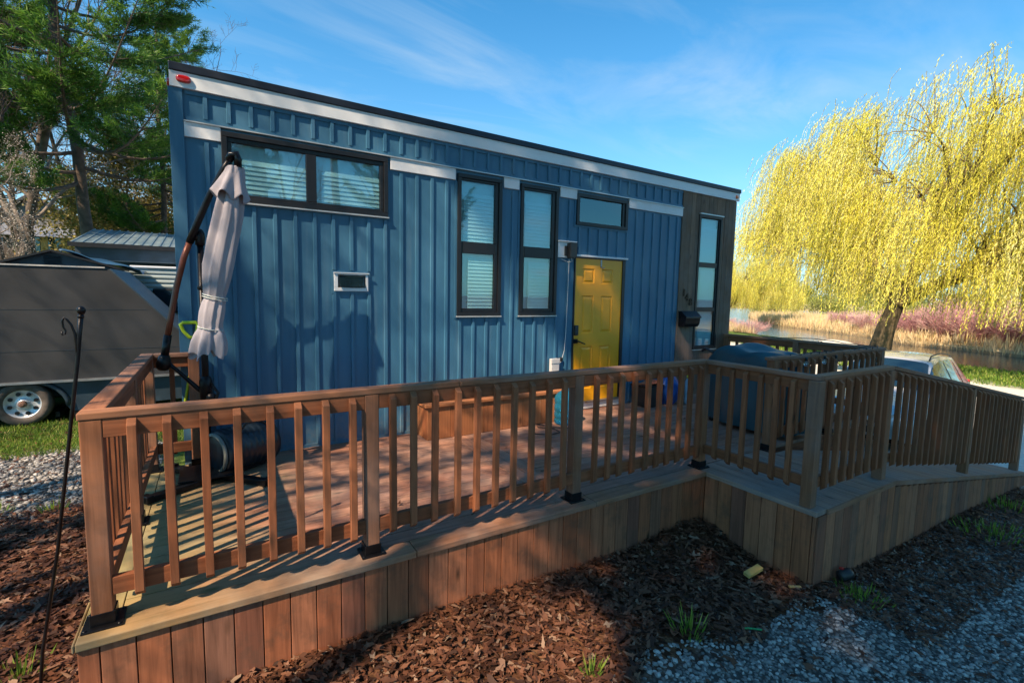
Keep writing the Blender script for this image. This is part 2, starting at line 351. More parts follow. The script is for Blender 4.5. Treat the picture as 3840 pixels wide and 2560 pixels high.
def ground():
    def axis(segs):
        a=[]
        for s,e,n in segs: a+=list(np.linspace(s,e,n,endpoint=False))
        return np.array(a+[segs[-1][1]])
    X=axis([(-420,-60,14),(-60,-12,24),(-12,-2.5,40),(-2.5,10,150),(10,28,60),(28,64,120),(64,145,40),(145,156,24),(156,900,30)])
    Y=axis([(-420,-60,12),(-60,-12,20),(-12,-4,20),(-4,8,140),(8,30,70),(30,60,60),(60,200,50),(200,900,20)])
    GX,GY=np.meshgrid(X,Y); Z=hgt(GX,GY); V=np.stack([GX,GY,Z],-1).reshape(-1,3)
    nx,ny=len(X),len(Y); i,j=np.meshgrid(np.arange(nx-1),np.arange(ny-1)); a=(j*nx+i).ravel()
    F=np.stack([a,a+1,a+1+nx,a+nx],-1)
    m,nt,b,out=mat('ground'); P=nd(nt,'ShaderNodeNewGeometry').outputs['Position']
    s=nd(nt,'ShaderNodeSeparateXYZ',{0:P}); x,y=s.outputs[0],s.outputs[1]
    N=lambda sc_,d=6.,r=.6:nd(nt,'ShaderNodeTexNoise',{'Vector':P,'Scale':sc_,'Detail':d,'Roughness':r}).outputs[0]
    wob=mth(nt,'MULTIPLY_ADD',N(2.2),1.,-.5)
    # gravel
    vor=nd(nt,'ShaderNodeTexVoronoi',{'Vector':P,'Scale':42.})
    grav=mix(nt,ramp(nt,vor.outputs[0],[(0,(0,0,0)),(.6,(1,1,1))]),ramp(nt,nd(nt,'ShaderNodeSeparateColor',{0:vor.outputs[1]}).outputs[0],[(0,(.22,.215,.205)),(1,(.50,.49,.46))]),(.09,.085,.08))
    # leaf litter
    v2=nd(nt,'ShaderNodeTexVoronoi',{'Vector':P,'Scale':22.})
    lit=ramp(nt,nd(nt,'ShaderNodeSeparateColor',{0:v2.outputs[1]}).outputs[0],[(0,(.045,.022,.014)),(.6,(.12,.055,.03)),(1,(.19,.10,.055))])
    # grass
    gr=ramp(nt,N(9.,8.,.75),[(.3,(.035,.07,.015)),(.5,(.09,.15,.03)),(.62,(.17,.22,.05)),(.75,(.28,.25,.11))])
    wht=ramp(nt,N(14.,8.,.7),[(.3,(.55,.52,.47)),(.7,(.85,.81,.75))])
    def step(a,e0,e1): return nd(nt,'ShaderNodeMapRange',{0:a,1:e0,2:e1,3:0.,4:1.},clamp=True).outputs[0]
    col=gr
    # parking gravel right of the house: 8<x<20
    k=mth(nt,'MULTIPLY',step(mth(nt,'ADD',x,wob),8.2,8.8),mth(nt,'SUBTRACT',1.,step(mth(nt,'ADD',mth(nt,'MULTIPLY_ADD',y,-.45,x),mth(nt,'MULTIPLY',wob,2.)),21.8,23.)))
    col=mix(nt,k,col,wht)
    # front gravel: x>2.4,y<-1.1 ; left gravel strip y 2.9..5.2
    yy=mth(nt,'ADD',y,mth(nt,'MULTIPLY',wob,.5))
    left=mth(nt,'SUBTRACT',1.,step(x,-.2,.2))
    lg=mth(nt,'MULTIPLY',step(yy,2.7,2.95),mth(nt,'SUBTRACT',1.,step(yy,5.0,5.5)))
    fx=mth(nt,'SUBTRACT',1.,step(x,9.5,11.)); near=mth(nt,'MULTIPLY',mth(nt,'SUBTRACT',1.,step(yy,3.,3.5)),mth(nt,'MULTIPLY',fx,step(x,-9.,-8.)))
    col=mix(nt,near,col,lit)
    fg=mth(nt,'MULTIPLY',step(mth(nt,'ADD',x,wob),2.2,2.7),mth(nt,'SUBTRACT',1.,step(mth(nt,'MULTIPLY_ADD',x,.04,yy),-1.05,-.9)))
    col=mix(nt,fg,col,grav)
    col=mix(nt,mth(nt,'MULTIPLY',lg,mth(nt,'MULTIPLY',step(x,-10.,-9.),left)),col,grav)
    # far bank: dry sedge
    fb=mth(nt,'MULTIPLY',step(x,39.5,41.),step(y,-30.,-22.)); col=mix(nt,fb,col,ramp(nt,N(1.5),[(.35,(.42,.34,.18)),(.6,(.58,.47,.28)),(.72,(.30,.34,.09))]))
    mud=nd(nt,'ShaderNodeMapRange',{0:s.outputs[2],1:-1.38,2:-1.3,3:1.,4:0.},clamp=True).outputs[0]
    col=mix(nt,mth(nt,'MULTIPLY',mud,.8),col,(.20,.15,.09))
    col=mix(nt,1.,col,(.78,.78,.78),'MULTIPLY')
    setc(nt,b.inputs['Base Color'],col); b.inputs['Roughness'].default_value=.95; b.inputs['Specular IOR Level'].default_value=.1
    bump(nt,b,mth(nt,'ADD',vor.outputs[0],v2.outputs[0]),.5,.02)
    return tag(np_mesh('ground',V,F,m,smooth=True),kind='structure')
ground()
def water():
    m,nt,b,out=mat('lake_water'); co=nd(nt,'ShaderNodeTexCoord').outputs['Object']
    b.inputs['Base Color'].default_value=(.035,.05,.055,1); b.inputs['Roughness'].default_value=.06; b.inputs['IOR'].default_value=1.33
    n=nd(nt,'ShaderNodeTexNoise',{'Vector':nd(nt,'ShaderNodeMapping',{'Vector':co,'Scale':(1.,1.6,1.)}).outputs[0],'Scale':3.5,'Detail':4.}); bump(nt,b,n.outputs[0],.22,.06)
    q=MB().add([(27,-300,-1.5),(800,-300,-1.5),(800,800,-1.5),(27,800,-1.5)],[(0,1,2,3)])
    tag(q.build('lake',m),kind='structure')
water()
# ---------------- tiny house ----------------
HY=2.468; HX0,HX1=.336,8.28; HB=5.05   # front face, ends, back face
TL=-.0062
def tz(z,x): return z+TL*(x-HX0)
house=empty('tiny_house',(4.3,3.7,0),'long blue metal-sided tiny house with a yellow door and black framed windows','house')
house_parts=[]
def hp(mb,name,m,par=None,**k):
    o=mb.build(name,m,None,**k); o.parent=par or house
    q=par or house
    off=Vector((0,0,0))
    while q: off+=q.location; q=q.parent
    o.location=-off
    o.location=Vector((0,0,0))-off
    return o
OPEN=[(.70,2.22,2.408,3.02),(3.04,3.634,1.346,2.992),(3.906,4.493,1.346,2.992),(4.80,5.742,2.566,2.984),(4.80,5.742,0.0,2.135),(1.655,2.0,1.612,1.797)]
def front_wall():
    w=MB(); xs=sorted({.338,6.93}|{a for o in OPEN for a in o[:2]}); zs=sorted({-.12,3.33}|{a for o in OPEN for a in o[2:]})
    for i in range(len(xs)-1):
        for j in range(len(zs)-1):
            xm=(xs[i]+xs[i+1])/2; zm=(zs[j]+zs[j+1])/2
            if any(o[0]<xm<o[1] and o[2]<zm<o[3] for o in OPEN): continue
            w.box(xs[i],xs[i+1],HY+.004,HY+.06,zs[j],zs[j+1],r=.5)
    # raised battens
    k=0
    while True:
        x=.589+.1783*k; k+=1
        if x>6.9: break
        spans=[(.03,2.90),(3.10,3.30)]
        for o in OPEN:
            if o[0]-.03<x<o[1]+.03:
                ns=[]
                for a,b in spans:
                    if o[3]+.03<=a or o[2]-.03>=b: ns.append((a,b)); continue
                    if a<o[2]-.03: ns.append((a,o[2]-.03))
                    if b>o[3]+.03: ns.append((o[3]+.03,b))
                spans=ns
        for a,b in spans:
            if b-a<.05: continue
            w.prism([(x-.019,HY+.004),(x-.015,HY-.016),(x+.015,HY-.016),(x+.019,HY+.004)],'z',tz(a,x) if a>2.99 else a,tz(b,x) if b>2.85 else b,r=.5)
    # flat flashings
    w.box(.44,6.93,HY-.006,HY+.004,-.02,.035,r=.5)
    w.frame((.44,HY-.008,tz(3.062,.44)),Vector((1,0,TL)),Vector((0,1,0)),Vector((0,0,1)),6.49,.012,.04,r=.5)
    w.frame((.44,HY-.008,tz(3.285,.44)),Vector((1,0,TL)),Vector((0,1,0)),Vector((0,0,1)),6.49,.012,.036,r=.5)
    for o in OPEN[:4]+OPEN[5:]:
        t=.026
        w.box(o[0]-t,o[0],HY-.008,HY+.004,o[2]-t,o[3] if o[3]<2.9 else 2.9,r=.5)
        w.box(o[1],o[1]+t,HY-.008,HY+.004,o[2]-t,o[3] if o[3]<2.9 else 2.9,r=.5)
        w.box(o[0],o[1],HY-.008,HY+.004,o[2]-t,o[2],r=.5)
        if o[3]<2.9: w.box(o[0]-t,o[1]+t,HY-.008,HY+.004,o[3],o[3]+t,r=.5)
    return w
hp(front_wall(),'wall',M_SIDE)
w=MB(); w.box(HX0+.004,HX0+.06,HY+.06,HB,-.3,3.45,r=.5); w.box(HX1-.06,HX1,HY+.03,HB,-.3,3.42); w.box(HX0+.004,HX1,HB,HB+.06,-.3,3.42); w.box(HX0+.06,HX1-.06,HY+.07,HB,-.3,-.24)
for k in range(14): w.box(HX0-.012,HX0+.004,HY+.14+k*.178,HY+.18+k*.178,-.28,3.3)
hp(w,'wall',M_SIDE)
w=MB(); w.box(HX0,.425,HY-.02,HY+.004,-.28,3.32); w.box(HX0-.014,HX0+.004,HY-.02,HY+.09,-.28,3.32); hp(w,'corner_trim',M_SIDE,bevel=.003)
w=MB()
w.frame((HX0-.002,HY-.05,3.451),Vector((1,0,TL)),Vector((0,1,0)),Vector((0,0,1)),8.02,2.75,.067)
hp(w,'roof',M_ROOF,bevel=.006)
w=MB(); w.frame((HX0,HY-.035,3.321),Vector((1,0,TL)),Vector((0,1,0)),Vector((0,0,1)),8.005,.035,.129)
w.frame((HX0,HY-.0,3.321),Vector((0,1,0)),Vector((1,0,0)),Vector((0,0,1)),2.6,.02,.128)
w.frame((HX1+.03,HY-.0,3.275),Vector((0,1,0)),Vector((1,0,0)),Vector((0,0,1)),2.6,.025,.125)
hp(w,'fascia',M_FASCIA,bevel=.003)
w=MB()
for a,b in ((.427,.70),(2.25,3.013),(3.66,3.88),(4.519,4.80),(5.768,6.93)):
    w=MB(); w.frame((a,HY-.02,tz(2.925,a)),Vector((1,0,TL)),Vector((0,1,0)),Vector((0,0,1)),b-a,.024,.125); hp(w,'belt_board',M_BELT,bevel=.003)
w=MB(); w.frame((.425,HY-.034,tz(3.05,.425)),Vector((1,0,TL)),Vector((0,1,0)),Vector((0,0,1)),6.507,.038,.011)
hp(w,'drip_edge',M_TRIMMETAL)
# wood clad bay at the right end
w=MB(); x=6.93; op=(7.333,7.932,.76,2.963)
while x<HX1-.01:
    x1=min(x+.106,HX1)
    segs=[(-.12,tz(3.318,x))]
    if x1>op[0] and x<op[1]: segs=[(-.12,op[2]),(op[3],tz(3.318,x))]
    r=random.random()
    for a,b in segs:
        if a<0 or a>2: pass
        w.box(x+.002,x1-.002,HY-.014-random.random()*.004,HY+.03,a,b,long='z',r=r)
    if x<op[0]<x1: w.box(x+.002,op[0],HY-.0135,HY+.03,op[2],op[3],long='z',r=r)
    if x<op[1]<x1: w.box(op[1],x1-.002,HY-.0135,HY+.03,op[2],op[3],long='z',r=r)
    x=x1
w.box(HX1,HX1+.02,HY-.012,HY+.1,-.12,3.26,long='z')
hp(w,'wood_cladding',W_CLAD)
def window(x0,x1,z0,z1,panes,blind=True,drip=True):
    f=MB(); yo=HY-.03; fw_=.045
    f.box(x0,x1,yo,HY+.03,z0,z0+fw_); f.box(x0,x1,yo,HY+.03,z1-fw_,z1)
    f.box(x0,x0+fw_,yo+.001,HY+.03,z0+fw_,z1-fw_,long='z'); f.box(x1-fw_,x1,yo+.001,HY+.03,z0+fw_,z1-fw_,long='z')
    # inner mass around the panes
    xs=sorted({x0+fw_,x1-fw_}|{p[0] for p in panes}|{p[1] for p in panes}); zs=sorted({z0+fw_,z1-fw_}|{p[2] for p in panes}|{p[3] for p in panes})
    for i in range(len(xs)-1):
        for j in range(len(zs)-1):
            xm=(xs[i]+xs[i+1])/2;zm=(zs[j]+zs[j+1])/2
            if not any(p[0]<xm<p[1] and p[2]<zm<p[3] for p in panes): f.box(xs[i],xs[i+1],HY-.012,HY+.03,zs[j],zs[j+1])
    fo=hp(f,'window',M_FRAME,bevel=.004)
    for p in panes:
        g=MB().box(p[0]-.002,p[1]+.002,HY+.006,HY+.010,p[2]-.002,p[3]+.002); hp(g,'pane',M_GLASS,fo)
        if blind:
            b=MB(); z=p[3]-.03-(.1 if p[3]>2.5 else .02)
            while z>p[2]-.01:
                b.frame((p[0]+.05 if p[3]>2.5 else p[0]+.09,HY+.036,z),Vector((1,0,0)),Vector((0,-.011,-.044)).normalized(),Vector((0,-.044,.011)).normalized(),p[1]-p[0]-(.05 if p[3]>2.5 else .09),.047,.002,r=.5); z-=.043
            b.box(p[0],p[1],HY+.046,HY+.048,p[2]-.02,p[3]+.02)
            hp(b,'blind',M_BLIND,fo)
    if drip:
        s=MB().box(x0-.006,x1+.006,yo-.012,HY+.004,z0-.014,z0-.0005); hp(s,'sill',M_TRIMMETAL,fo)
    return fo
window(.70,2.22,2.408,3.02,[(.78,1.41,2.482,2.935),(1.505,2.137,2.482,2.935)])
for x0,x1 in ((3.04,3.634),(3.906,4.493)):
    window(x0,x1,1.346,2.992,[(x0+.045,x1-.095,2.222,2.918),(x0+.07,x1-.095,1.436,2.086)])
window(4.80,5.742,2.566,2.984,[(4.83,5.65,2.60,2.94)],blind=False,drip=False)
wn=window(7.333,7.932,.76,2.963,[(7.40,7.86,2.20,2.91),(7.40,7.86,1.46,2.12),(7.40,7.86,.82,1.39)],blind=True)
w=MB().box(7.33,7.94,HY-.045,HY,2.964,2.982); hp(w,'drip_edge',M_TRIMMETAL)
# small hinged vent hatch
w=MB(); a=(1.655,2.0,1.612,1.797)
w.box(a[0],a[1],HY-.03,HY+.02,a[2],a[2]+.036); w.box(a[0],a[1],HY-.03,HY+.02,a[3]-.018,a[3]); w.box(a[0],a[0]+.036,HY-.029,HY+.02,a[2]+.036,a[3]-.018); w.box(a[1]-.026,a[1],HY-.029,HY+.02,a[2]+.036,a[3]-.018)
w.box(a[0]-.01,a[1]+.01,HY-.045,HY-.03,a[3]-.004,a[3]+.006)
vh=hp(w,'vent_hatch',M_FASCIA,bevel=.003)
w=MB(); w.box(a[0]+.036,a[1]-.026,HY-.012,HY+.03,a[2]+.036,a[3]-.018); w.frame((a[0]+.05,HY-.042,a[2]+.042),Vector((1,0,0)),Vector((0,.25,1)).normalized(),Vector((0,-1,.25)).normalized(),.25,.11,.01)
hp(w,'flap',M_DARKGLASS,vh,bevel=.004)
w=MB(); q4=(a[0]+.036,a[1]-.026,a[2]+.036,a[3]-.018)
w.box(q4[0],q4[1],HY-.024,HY-.012,q4[2],q4[2]+.022); w.box(q4[0],q4[1],HY-.024,HY-.012,q4[3]-.014,q4[3]); w.box(q4[0],q4[0]+.02,HY-.0235,HY-.012,q4[2]+.022,q4[3]-.014); w.box(q4[1]-.02,q4[1],HY-.0235,HY-.012,q4[2]+.022,q4[3]-.014)
hp(w,'inner_frame',M_FRAME,vh)
# dark room behind the glass
w=MB(); w.box(.5,8.2,HY+.6,HY+.62,-.1,3.25); hp(w,'interior_wall',M_INT)
# door
def door():
    d=MB(); dx0,dx1,z0,z1=4.815,5.69,.125,2.122
    P=[(4.95,5.165,1.785,1.99),(5.30,5.515,1.785,1.99),(4.95,5.165,1.09,1.615),(5.30,5.515,1.09,1.615),(4.95,5.165,.30,.905),(5.30,5.515,.30,.905)]
    xs=sorted({dx0,dx1}|{a for p in P for a in p[:2]}); zs=sorted({z0,z1}|{a for p in P for a in p[2:]})
    yf=HY-.004
    for i in range(len(xs)-1):
        for j in range(len(zs)-1):
            xm=(xs[i]+xs[i+1])/2;zm=(zs[j]+zs[j+1])/2
            if any(p[0]<xm<p[1] and p[2]<zm<p[3] for p in P): continue
            d.add([(xs[i],yf,zs[j]),(xs[i+1],yf,zs[j]),(xs[i+1],yf,zs[j+1]),(xs[i],yf,zs[j+1])],[(0,1,2,3)],r=.5)
    for p in P:
        rings=[(0,0),(.008,.010),(.022,.010),(.045,.002)]
        vs=[]
        for e,dy in rings: vs+=[(p[0]+e,yf+dy,p[2]+e),(p[1]-e,yf+dy,p[2]+e),(p[1]-e,yf+dy,p[3]-e),(p[0]+e,yf+dy,p[3]-e)]
        fs=[]
        for q in range(3):
            for k in range(4): fs.append((q*4+k,q*4+(k+1)%4,q*4+4+(k+1)%4,q*4+4+k))
        fs.append((12,13,14,15)); d.add(vs,fs,r=.5)
    d.box(dx0,dx1,yf+.012,yf+.045,z0,z1,r=.5)
    for x in (dx0,dx1-.002): d.box(x,x+.002,yf,yf+.012,z0,z1)
    d.box(dx0,dx1,yf,yf+.012,z1,z1+.002)
    o=hp(d,'door',M_DOOR)
    f=MB(); f.box(5.69,5.742,HY-.018,HY+.05,.0,2.14,long='z'); f.box(4.80,4.815,HY-.018,HY+.05,0,2.14,long='z'); f.box(4.815,5.69,HY-.018,HY+.05,2.123,2.14)
    hp(f,'door_frame',M_FRAME,o)
    t=MB().box(4.79,5.76,HY-.05,HY+.05,2.142,2.168); hp(t,'drip_edge',M_BELT,o,bevel=.003)
    t=MB(); t.box(4.80,5.742,HY-.03,HY+.05,.012,.100); hp(t,'threshold',M_WHITE,o,bevel=.004)
    t=MB(); t.box(4.815,5.69,HY-.055,HY+.05,.101,.123); hp(t,'sill',plain('aluminium_sill',(.42,.45,.48),.3,.8),o,bevel=.003)
    k=MB(); k.box(4.825,4.888,HY-.032,HY-.004,1.065,1.205); kp=hp(k,'keypad_lock',M_BLACKPLAST,o,bevel=.008)
    k=MB()
    for r_ in range(5):
        for c in range(2): k.lathe((4.845+c*.022,HY-.0325,1.185-r_*.018),[(.005,-.002),(.005,.0015)],8,axis=(0,-1,0))
    hp(k,'key_button',plain('blue_grey_button',(.06,.10,.14),.4),o)  # keypad buttons in one even blue-grey plastic, no emission
    k=MB(); k.box(4.823,4.885,HY-.024,HY-.004,.955,1.015); k.tube([(4.855,HY-.02,.985),(4.855,HY-.06,.985),(4.875,HY-.065,.983),(4.985,HY-.062,.945)],[.011,.011,.010,.008],8)
    hp(k,'door_handle',M_BLACKMETAL,o)
    k=MB(); k.box(5.268,5.292,HY-.010,HY-.006,2.03,2.124); k.box(5.268,5.292,HY-.010,HY-.006,2.015,2.03); k.tube([(5.28,HY-.008,2.03),(5.28,HY-.03,2.005),(5.285,HY-.05,2.0),(5.30,HY-.055,2.02)],.006,6)
    hp(k,'wreath_hook',plain('zinc_hook',(.35,.36,.38),.4,.8),o)
door()
def oval(cx,cz,rx,rz,dep,y,name,m,axis='y'):
    b=MB(); vs=[];n=24
    for ring,(s,dy) in enumerate(((1,0),(1,.5),(.92,.85),(.7,1.))):
        for k in range(n):
            t=2*math.pi*k/n; u=math.copysign(abs(math.cos(t))**.6,math.cos(t))*rx*s; v=math.copysign(abs(math.sin(t))**.8,math.sin(t))*rz*s
            vs.append((cx+u,y-dep*dy,cz+v) if axis=='y' else (y-dep*dy,cx+u,cz+v))
    fs=[(r*n+k,r*n+(k+1)%n,(r+1)*n+(k+1)%n,(r+1)*n+k) for r in range(3) for k in range(n)]+[tuple(3*n+k for k in range(n))]
    b.add(vs,fs); return hp(b,name,m,smooth=True,recalc=True)
oval(.439,3.390,.055,.030,.022,HY-.035,'marker_light',M_RED)
oval(2.56,3.385,.055,.032,.024,HX0-.001,'marker_light',M_RED,'x')
oval(8.255,3.335,.028,.028,.022,HY-.035,'marker_light',M_AMBER)
# numerals 1 4 8 stepping down on the cladding
for ch,cx,cz in (('1',7.045,1.690),('4',7.118,1.615),('8',7.215,1.540)):
    cu_=bpy.data.curves.new('house_number','FONT'); cu_.body=ch; cu_.size=.165; cu_.extrude=.006; cu_.align_x='CENTER'; cu_.align_y='CENTER'
    o=bpy.data.objects.new('house_number_tmp',cu_); COL.objects.link(o); dg=bpy.context.evaluated_depsgraph_get()
    me=bpy.data.meshes.new_from_object(o.evaluated_get(dg)); bpy.data.objects.remove(o)
    me.materials.clear(); me.materials.append(plain('dark_bronze_numeral',(.03,.022,.018),.4,.6))
    q=bpy.data.objects.new('house_number',me); COL.objects.link(q); q.parent=house
    q.matrix_parent_inverse=Matrix(); q.rotation_euler=(rad(90),0,0); q.location=Vector((cx,HY-.03,cz))-Vector((4.3,3.7,0))
# electrical entry plate: pale box behind the wall lamp
w=MB(); w.box(4.503,4.79,HY-.022,HY+.0,2.115,2.322); w.box(4.497,4.80,HY-.05,HY,2.322,2.336); hp(w,'mounting_block',M_BELT,bevel=.003)
# ---------------- deck ----------------
RS=-.163   # ramp slope
def rz(x): return RS*max(0,x-5.81)
deck=empty('wooden_deck',(3,1,-.5),'weathered cedar deck with board skirting and a long ramp in front of the blue house','deck')
def dp(mb,name,m,par=None,**k):
    o=mb.build(name,m,None,**k); o.parent=par or deck; q=par or deck; off=Vector((0,0,0))
    while q: off+=q.location; q=q.parent
    o.location=-off; return o
b=MB(); T=.036
def bd(x0,x1,y0,y1,long,z=0.,r=None):
    j=random.uniform(-.0012,.0012); b.box(x0,x1,y0,y1,z-T+j,z+j,long=long,r=r)
y=.148
cuts=[.15,2.82,3.115,4.60,8.2]
b.box(.003,.143,.146,2.46,-T,0,long='y')              # left frame board
b.box(2.825,2.962,.146,2.46,-T,.0005,long='y'); b.box(2.967,3.108,.146,2.46,-T,.0002,long='y')
while y<2.46:
    y1=min(y+.136,2.462)
    for x0,x1 in ((.148,2.820),(3.113,5.55),(5.554,8.2)):
        if x0>3 and random.random()<.35:
            c=random.uniform(x0+.6,x1-.6); bd(x0,c-.002,y,y1,'x'); bd(c+.002,x1,y,y1,'x')
        else: bd(x0,x1,y,y1,'x')
    y+=.1405
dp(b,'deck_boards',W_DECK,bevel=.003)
b=MB(); b.box(.0,1.62,-.012,.142,-.040,.002,long='x'); b.box(1.624,3.1,-.012,.142,-.040,.002,long='x'); b.box(3.104,4.458,-.012,.142,-.040,.002,long='x'); b.box(-.012,-.001,-.012,2.50,-.040,.0,long='y')
dp(b,'edge_board',wood('wood_edge_board',[(.42,.28,.18),(.36,.25,.17),(.40,.24,.15)],moss=.5,grey=.45,dirt=.3),bevel=.009)
# walkway boards run across (y), then ramp boards
b=MB(); x=4.462
b.box(4.458,4.60,-.982,.142,-.040,.001,long='y')
x=4.605
while x<10.15:
    x1=min(x+.136,10.16)
    if x1<5.81 or x>5.80: 
        z0,z1=rz(x),rz(x1)
        b.frame((x,-.985,z0-T),Vector((0,1,0)),Vector((x1-x,0,z1-z0)).normalized(),Vector((0,0,1)),.985 if x>5.56 else 1.12,x1-x,T)
    else: b.frame((x,-.985,-T),Vector((0,1,0)),Vector((1,0,0)),Vector((0,0,1)),.985,5.808-x,T); x=5.81-.1405
    x+=.1405
dp(b,'ramp_boards',W_DECKR,bevel=.003)
b=MB(); b.box(4.60,5.808,-1.002,-.986,-.042,-.001,long='x'); b.frame((5.81,-1.002,-.043),Vector((1,0,RS)).normalized(),Vector((0,1,0)),Vector((0,0,1)),4.40,.015,.042)
dp(b,'edge_strip',W_CAP,bevel=.003)
# skirting
b=MB(); x=-.052
while x<4.46:
    x1=min(x+.1335,4.462); b.box(max(x,.002)+.0015,x1-.0015,.006,.024,-.66,-.042,long='z'); x+=.1355
y=.005
while y>-.97:
    y1=max(y-.134,-.975); b.box(4.466,4.484,y1+.0015,y-.0015,-.95,-.042,long='z'); y-=.1365
x=4.486
while x<10.1:
    x1=x+.134; t=rz(x1)-.046; b.box(x+.0015,x1-.0015,-.984,-.966,min(t-.02,-.95 if x<8 else -1.05),t,long='z'); x+=.1362
y=.03
while y<2.5: b.box(.002,.02,y,y+.134,-.66,-.042,long='z'); y+=.137
dp(b,'skirt_boards',W_SKIRT,bevel=.0025)
b=MB(); b.box(.1,8.1,.2,.24,-.6,-.045); b.box(.1,8.1,2.3,2.34,-.6,-.045)
for x in np.arange(.1,8.2,.8): b.box(x,x+.04,.25,2.3,-.22,-.045,long='y')
dp(b,'joist_frame',W_SKIRT)
# ---------------- railings ----------------
PH=.084
def hexa_post(bm,x,y,z0,z1,w=PH): bm.box(x,x+w,y,y+w,z0,z1,long='z')
def post_base(par,x,y,z,w=PH,big=False):
    b=MB(); c=w/2; f=.072 if not big else .078
    b.box(x+c-f,x+c+f,y+c-f,y+c+f,z+.002,z+.012)
    b.box(x-.006,x+w+.006,y-.006,y,z+.012,z+.07); b.box(x-.006,x+w+.006,y+w,y+w+.006,z+.012,z+.07); b.box(x-.006,x,y,y+w,z+.012,z+.07); b.box(x+w,x+w+.006,y,y+w,z+.012,z+.07)
    for sx_ in (-1,1):
        for sy_ in (-1,1): b.lathe((x+c+sx_*(f-.013),y+c+sy_*(f-.013),z+.012),[(.009,0),(.009,.004),(.004,.006)],8)
    o=b.build('post_base',M_BLACKMETAL,par,bevel=.002); return o
_bal={}
def baluster(par,base,outward,zb,zt,side):
    """square picket with sloped ends; base = centre xy; outward = unit outward normal"""
    key=(round(zt-zb,3),tuple(outward))
    if key not in _bal:
        b=MB(); h=.019; n=Vector(outward); t=Vector((0,0,1)).cross(n)
        L=zt-zb; c=.030
        P=lambda a,d,z:tuple(t*a+n*d+Vector((0,0,z)))
        # outer face is d=+h ; ends slope so the outer face is shorter
        vs=[P(-h,-h,0),P(h,-h,0),P(h,h,c),P(-h,h,c),P(-h,-h,L),P(h,-h,L),P(h,h,L-c),P(-h,h,L-c)]
        fs=[(0,3,2,1),(4,5,6,7),(0,1,5,4),(1,2,6,5),(2,3,7,6),(3,0,4,7)]
        q=[-h,h,h,-h]; uvs=[]
        for f in fs:
            uvs.append([(vs[k][2],{0:0,1:.038,2:.076,3:.114}[k%4]) for k in f])
        # wrap the last face
        uvs[5]=[(vs[3][2],.114),(vs[0][2],.152),(vs[4][2],.152),(vs[7][2],.114)]
        b.add([Vector(v) for v in vs],fs,uvs,.5)
        me=b.mesh('baluster'); me.materials.append(W_RAIL)
        _bal[key]=me
    o=bpy.data.objects.new('baluster',_bal[key]); COL.objects.link(o); o.parent=par
    off=par.location; o.location=Vector((base[0],base[1],zb))-off+Vector((random.uniform(-.002,.002),0,random.uniform(-.004,.004))); o.rotation_euler=(random.uniform(-.004,.004),random.uniform(-.004,.004),random.uniform(-.02,.02))
    m=o.modifiers.new('bevel','BEVEL'); m.width=.0025; m.segments=1
    return o
def rp(par,mb,name,m,**k):
    o=mb.build(name,m,par,**k); o.location=-par.location; return o
# front run
G='railings round the deck'
fr=empty('deck_railing',(2.2,.12,0),'long front railing of the deck facing the leaf litter, nearest the camera','railing',G)
rp(fr,MB().box(.041,1.95,.0776,.1696,1.004,1.040,long='x').box(1.953,4.560,.0776,.1696,1.004,1.0395,long='x'),'top_cap',W_CAP,bevel=.006)
posts=[.046,1.332,2.932,4.472]
def rails_x(par,ps,y0,zo,slopex=False,zb=(.145,.232),zt=(.915,1.003)):
    b=MB(); b2=MB()
    for a,c in zip(ps[:-1],ps[1:]):
        for bb,(u,v) in ((b,zt),(b2,zb)):
            bb.box(a+PH+.001,c-.001,y0,y0+.038,zo+u,zo+v,long='x')
    rp(par,b,'upper_rail',W_RAIL,bevel=.003); rp(par,b2,'lower_rail',W_RAIL,bevel=.003)
rails_x(fr,posts,.084,0)
for p in posts:
    q=rp(fr,MB().box(p,p+PH,.0815 if p!=1.332 else .0805,.0815+PH,.014,1.003,long='z'),'post',W_POST,bevel=.005)
    pb=post_base(q,p,.0815,0.0,big=p<.1)
xs=[.235,.379,.529,.671,.824,.966,1.107,1.255,1.497,1.627,1.771,1.933,2.074,2.226,2.372,2.521,2.672,2.815,3.13,3.273,3.404,3.549,3.706,3.846,3.982,4.122,4.255,4.394]
for x in xs: baluster(fr,(x,.0645),(0,-1,0),.118,1.000,'y')
# left run
lr=empty('deck_railing',(.09,1.3,0),'left side railing running from the front corner post back towards the house','railing',G)
rp(lr,MB().box(.041,.133,.1706,2.46,1.004,1.0395,long='y'),'top_cap',W_CAP,bevel=.006)
b=MB(); b.box(.086,.124,.167,1.24,.915,1.003,long='y'); b.box(.086,.124,1.326,2.36,.915,1.003,long='y'); rp(lr,b,'upper_rail',W_RAIL,bevel=.003)
b=MB(); b.box(.086,.124,.167,1.24,.145,.232,long='y'); b.box(.086,.124,1.326,2.36,.145,.232,long='y'); rp(lr,b,'lower_rail',W_RAIL,bevel=.003)
for p in (1.241,2.362):
    q=rp(lr,MB().box(.0465,.0465+PH,p,p+PH,.014,1.003,long='z'),'post',W_POST,bevel=.005); post_base(q,.0465,p,0)
y=.27
while y<2.3:
    if not(1.2<y<1.36): baluster(lr,(.0665,y),(-1,0,0),.118,1.0,'x')
    y+=.137
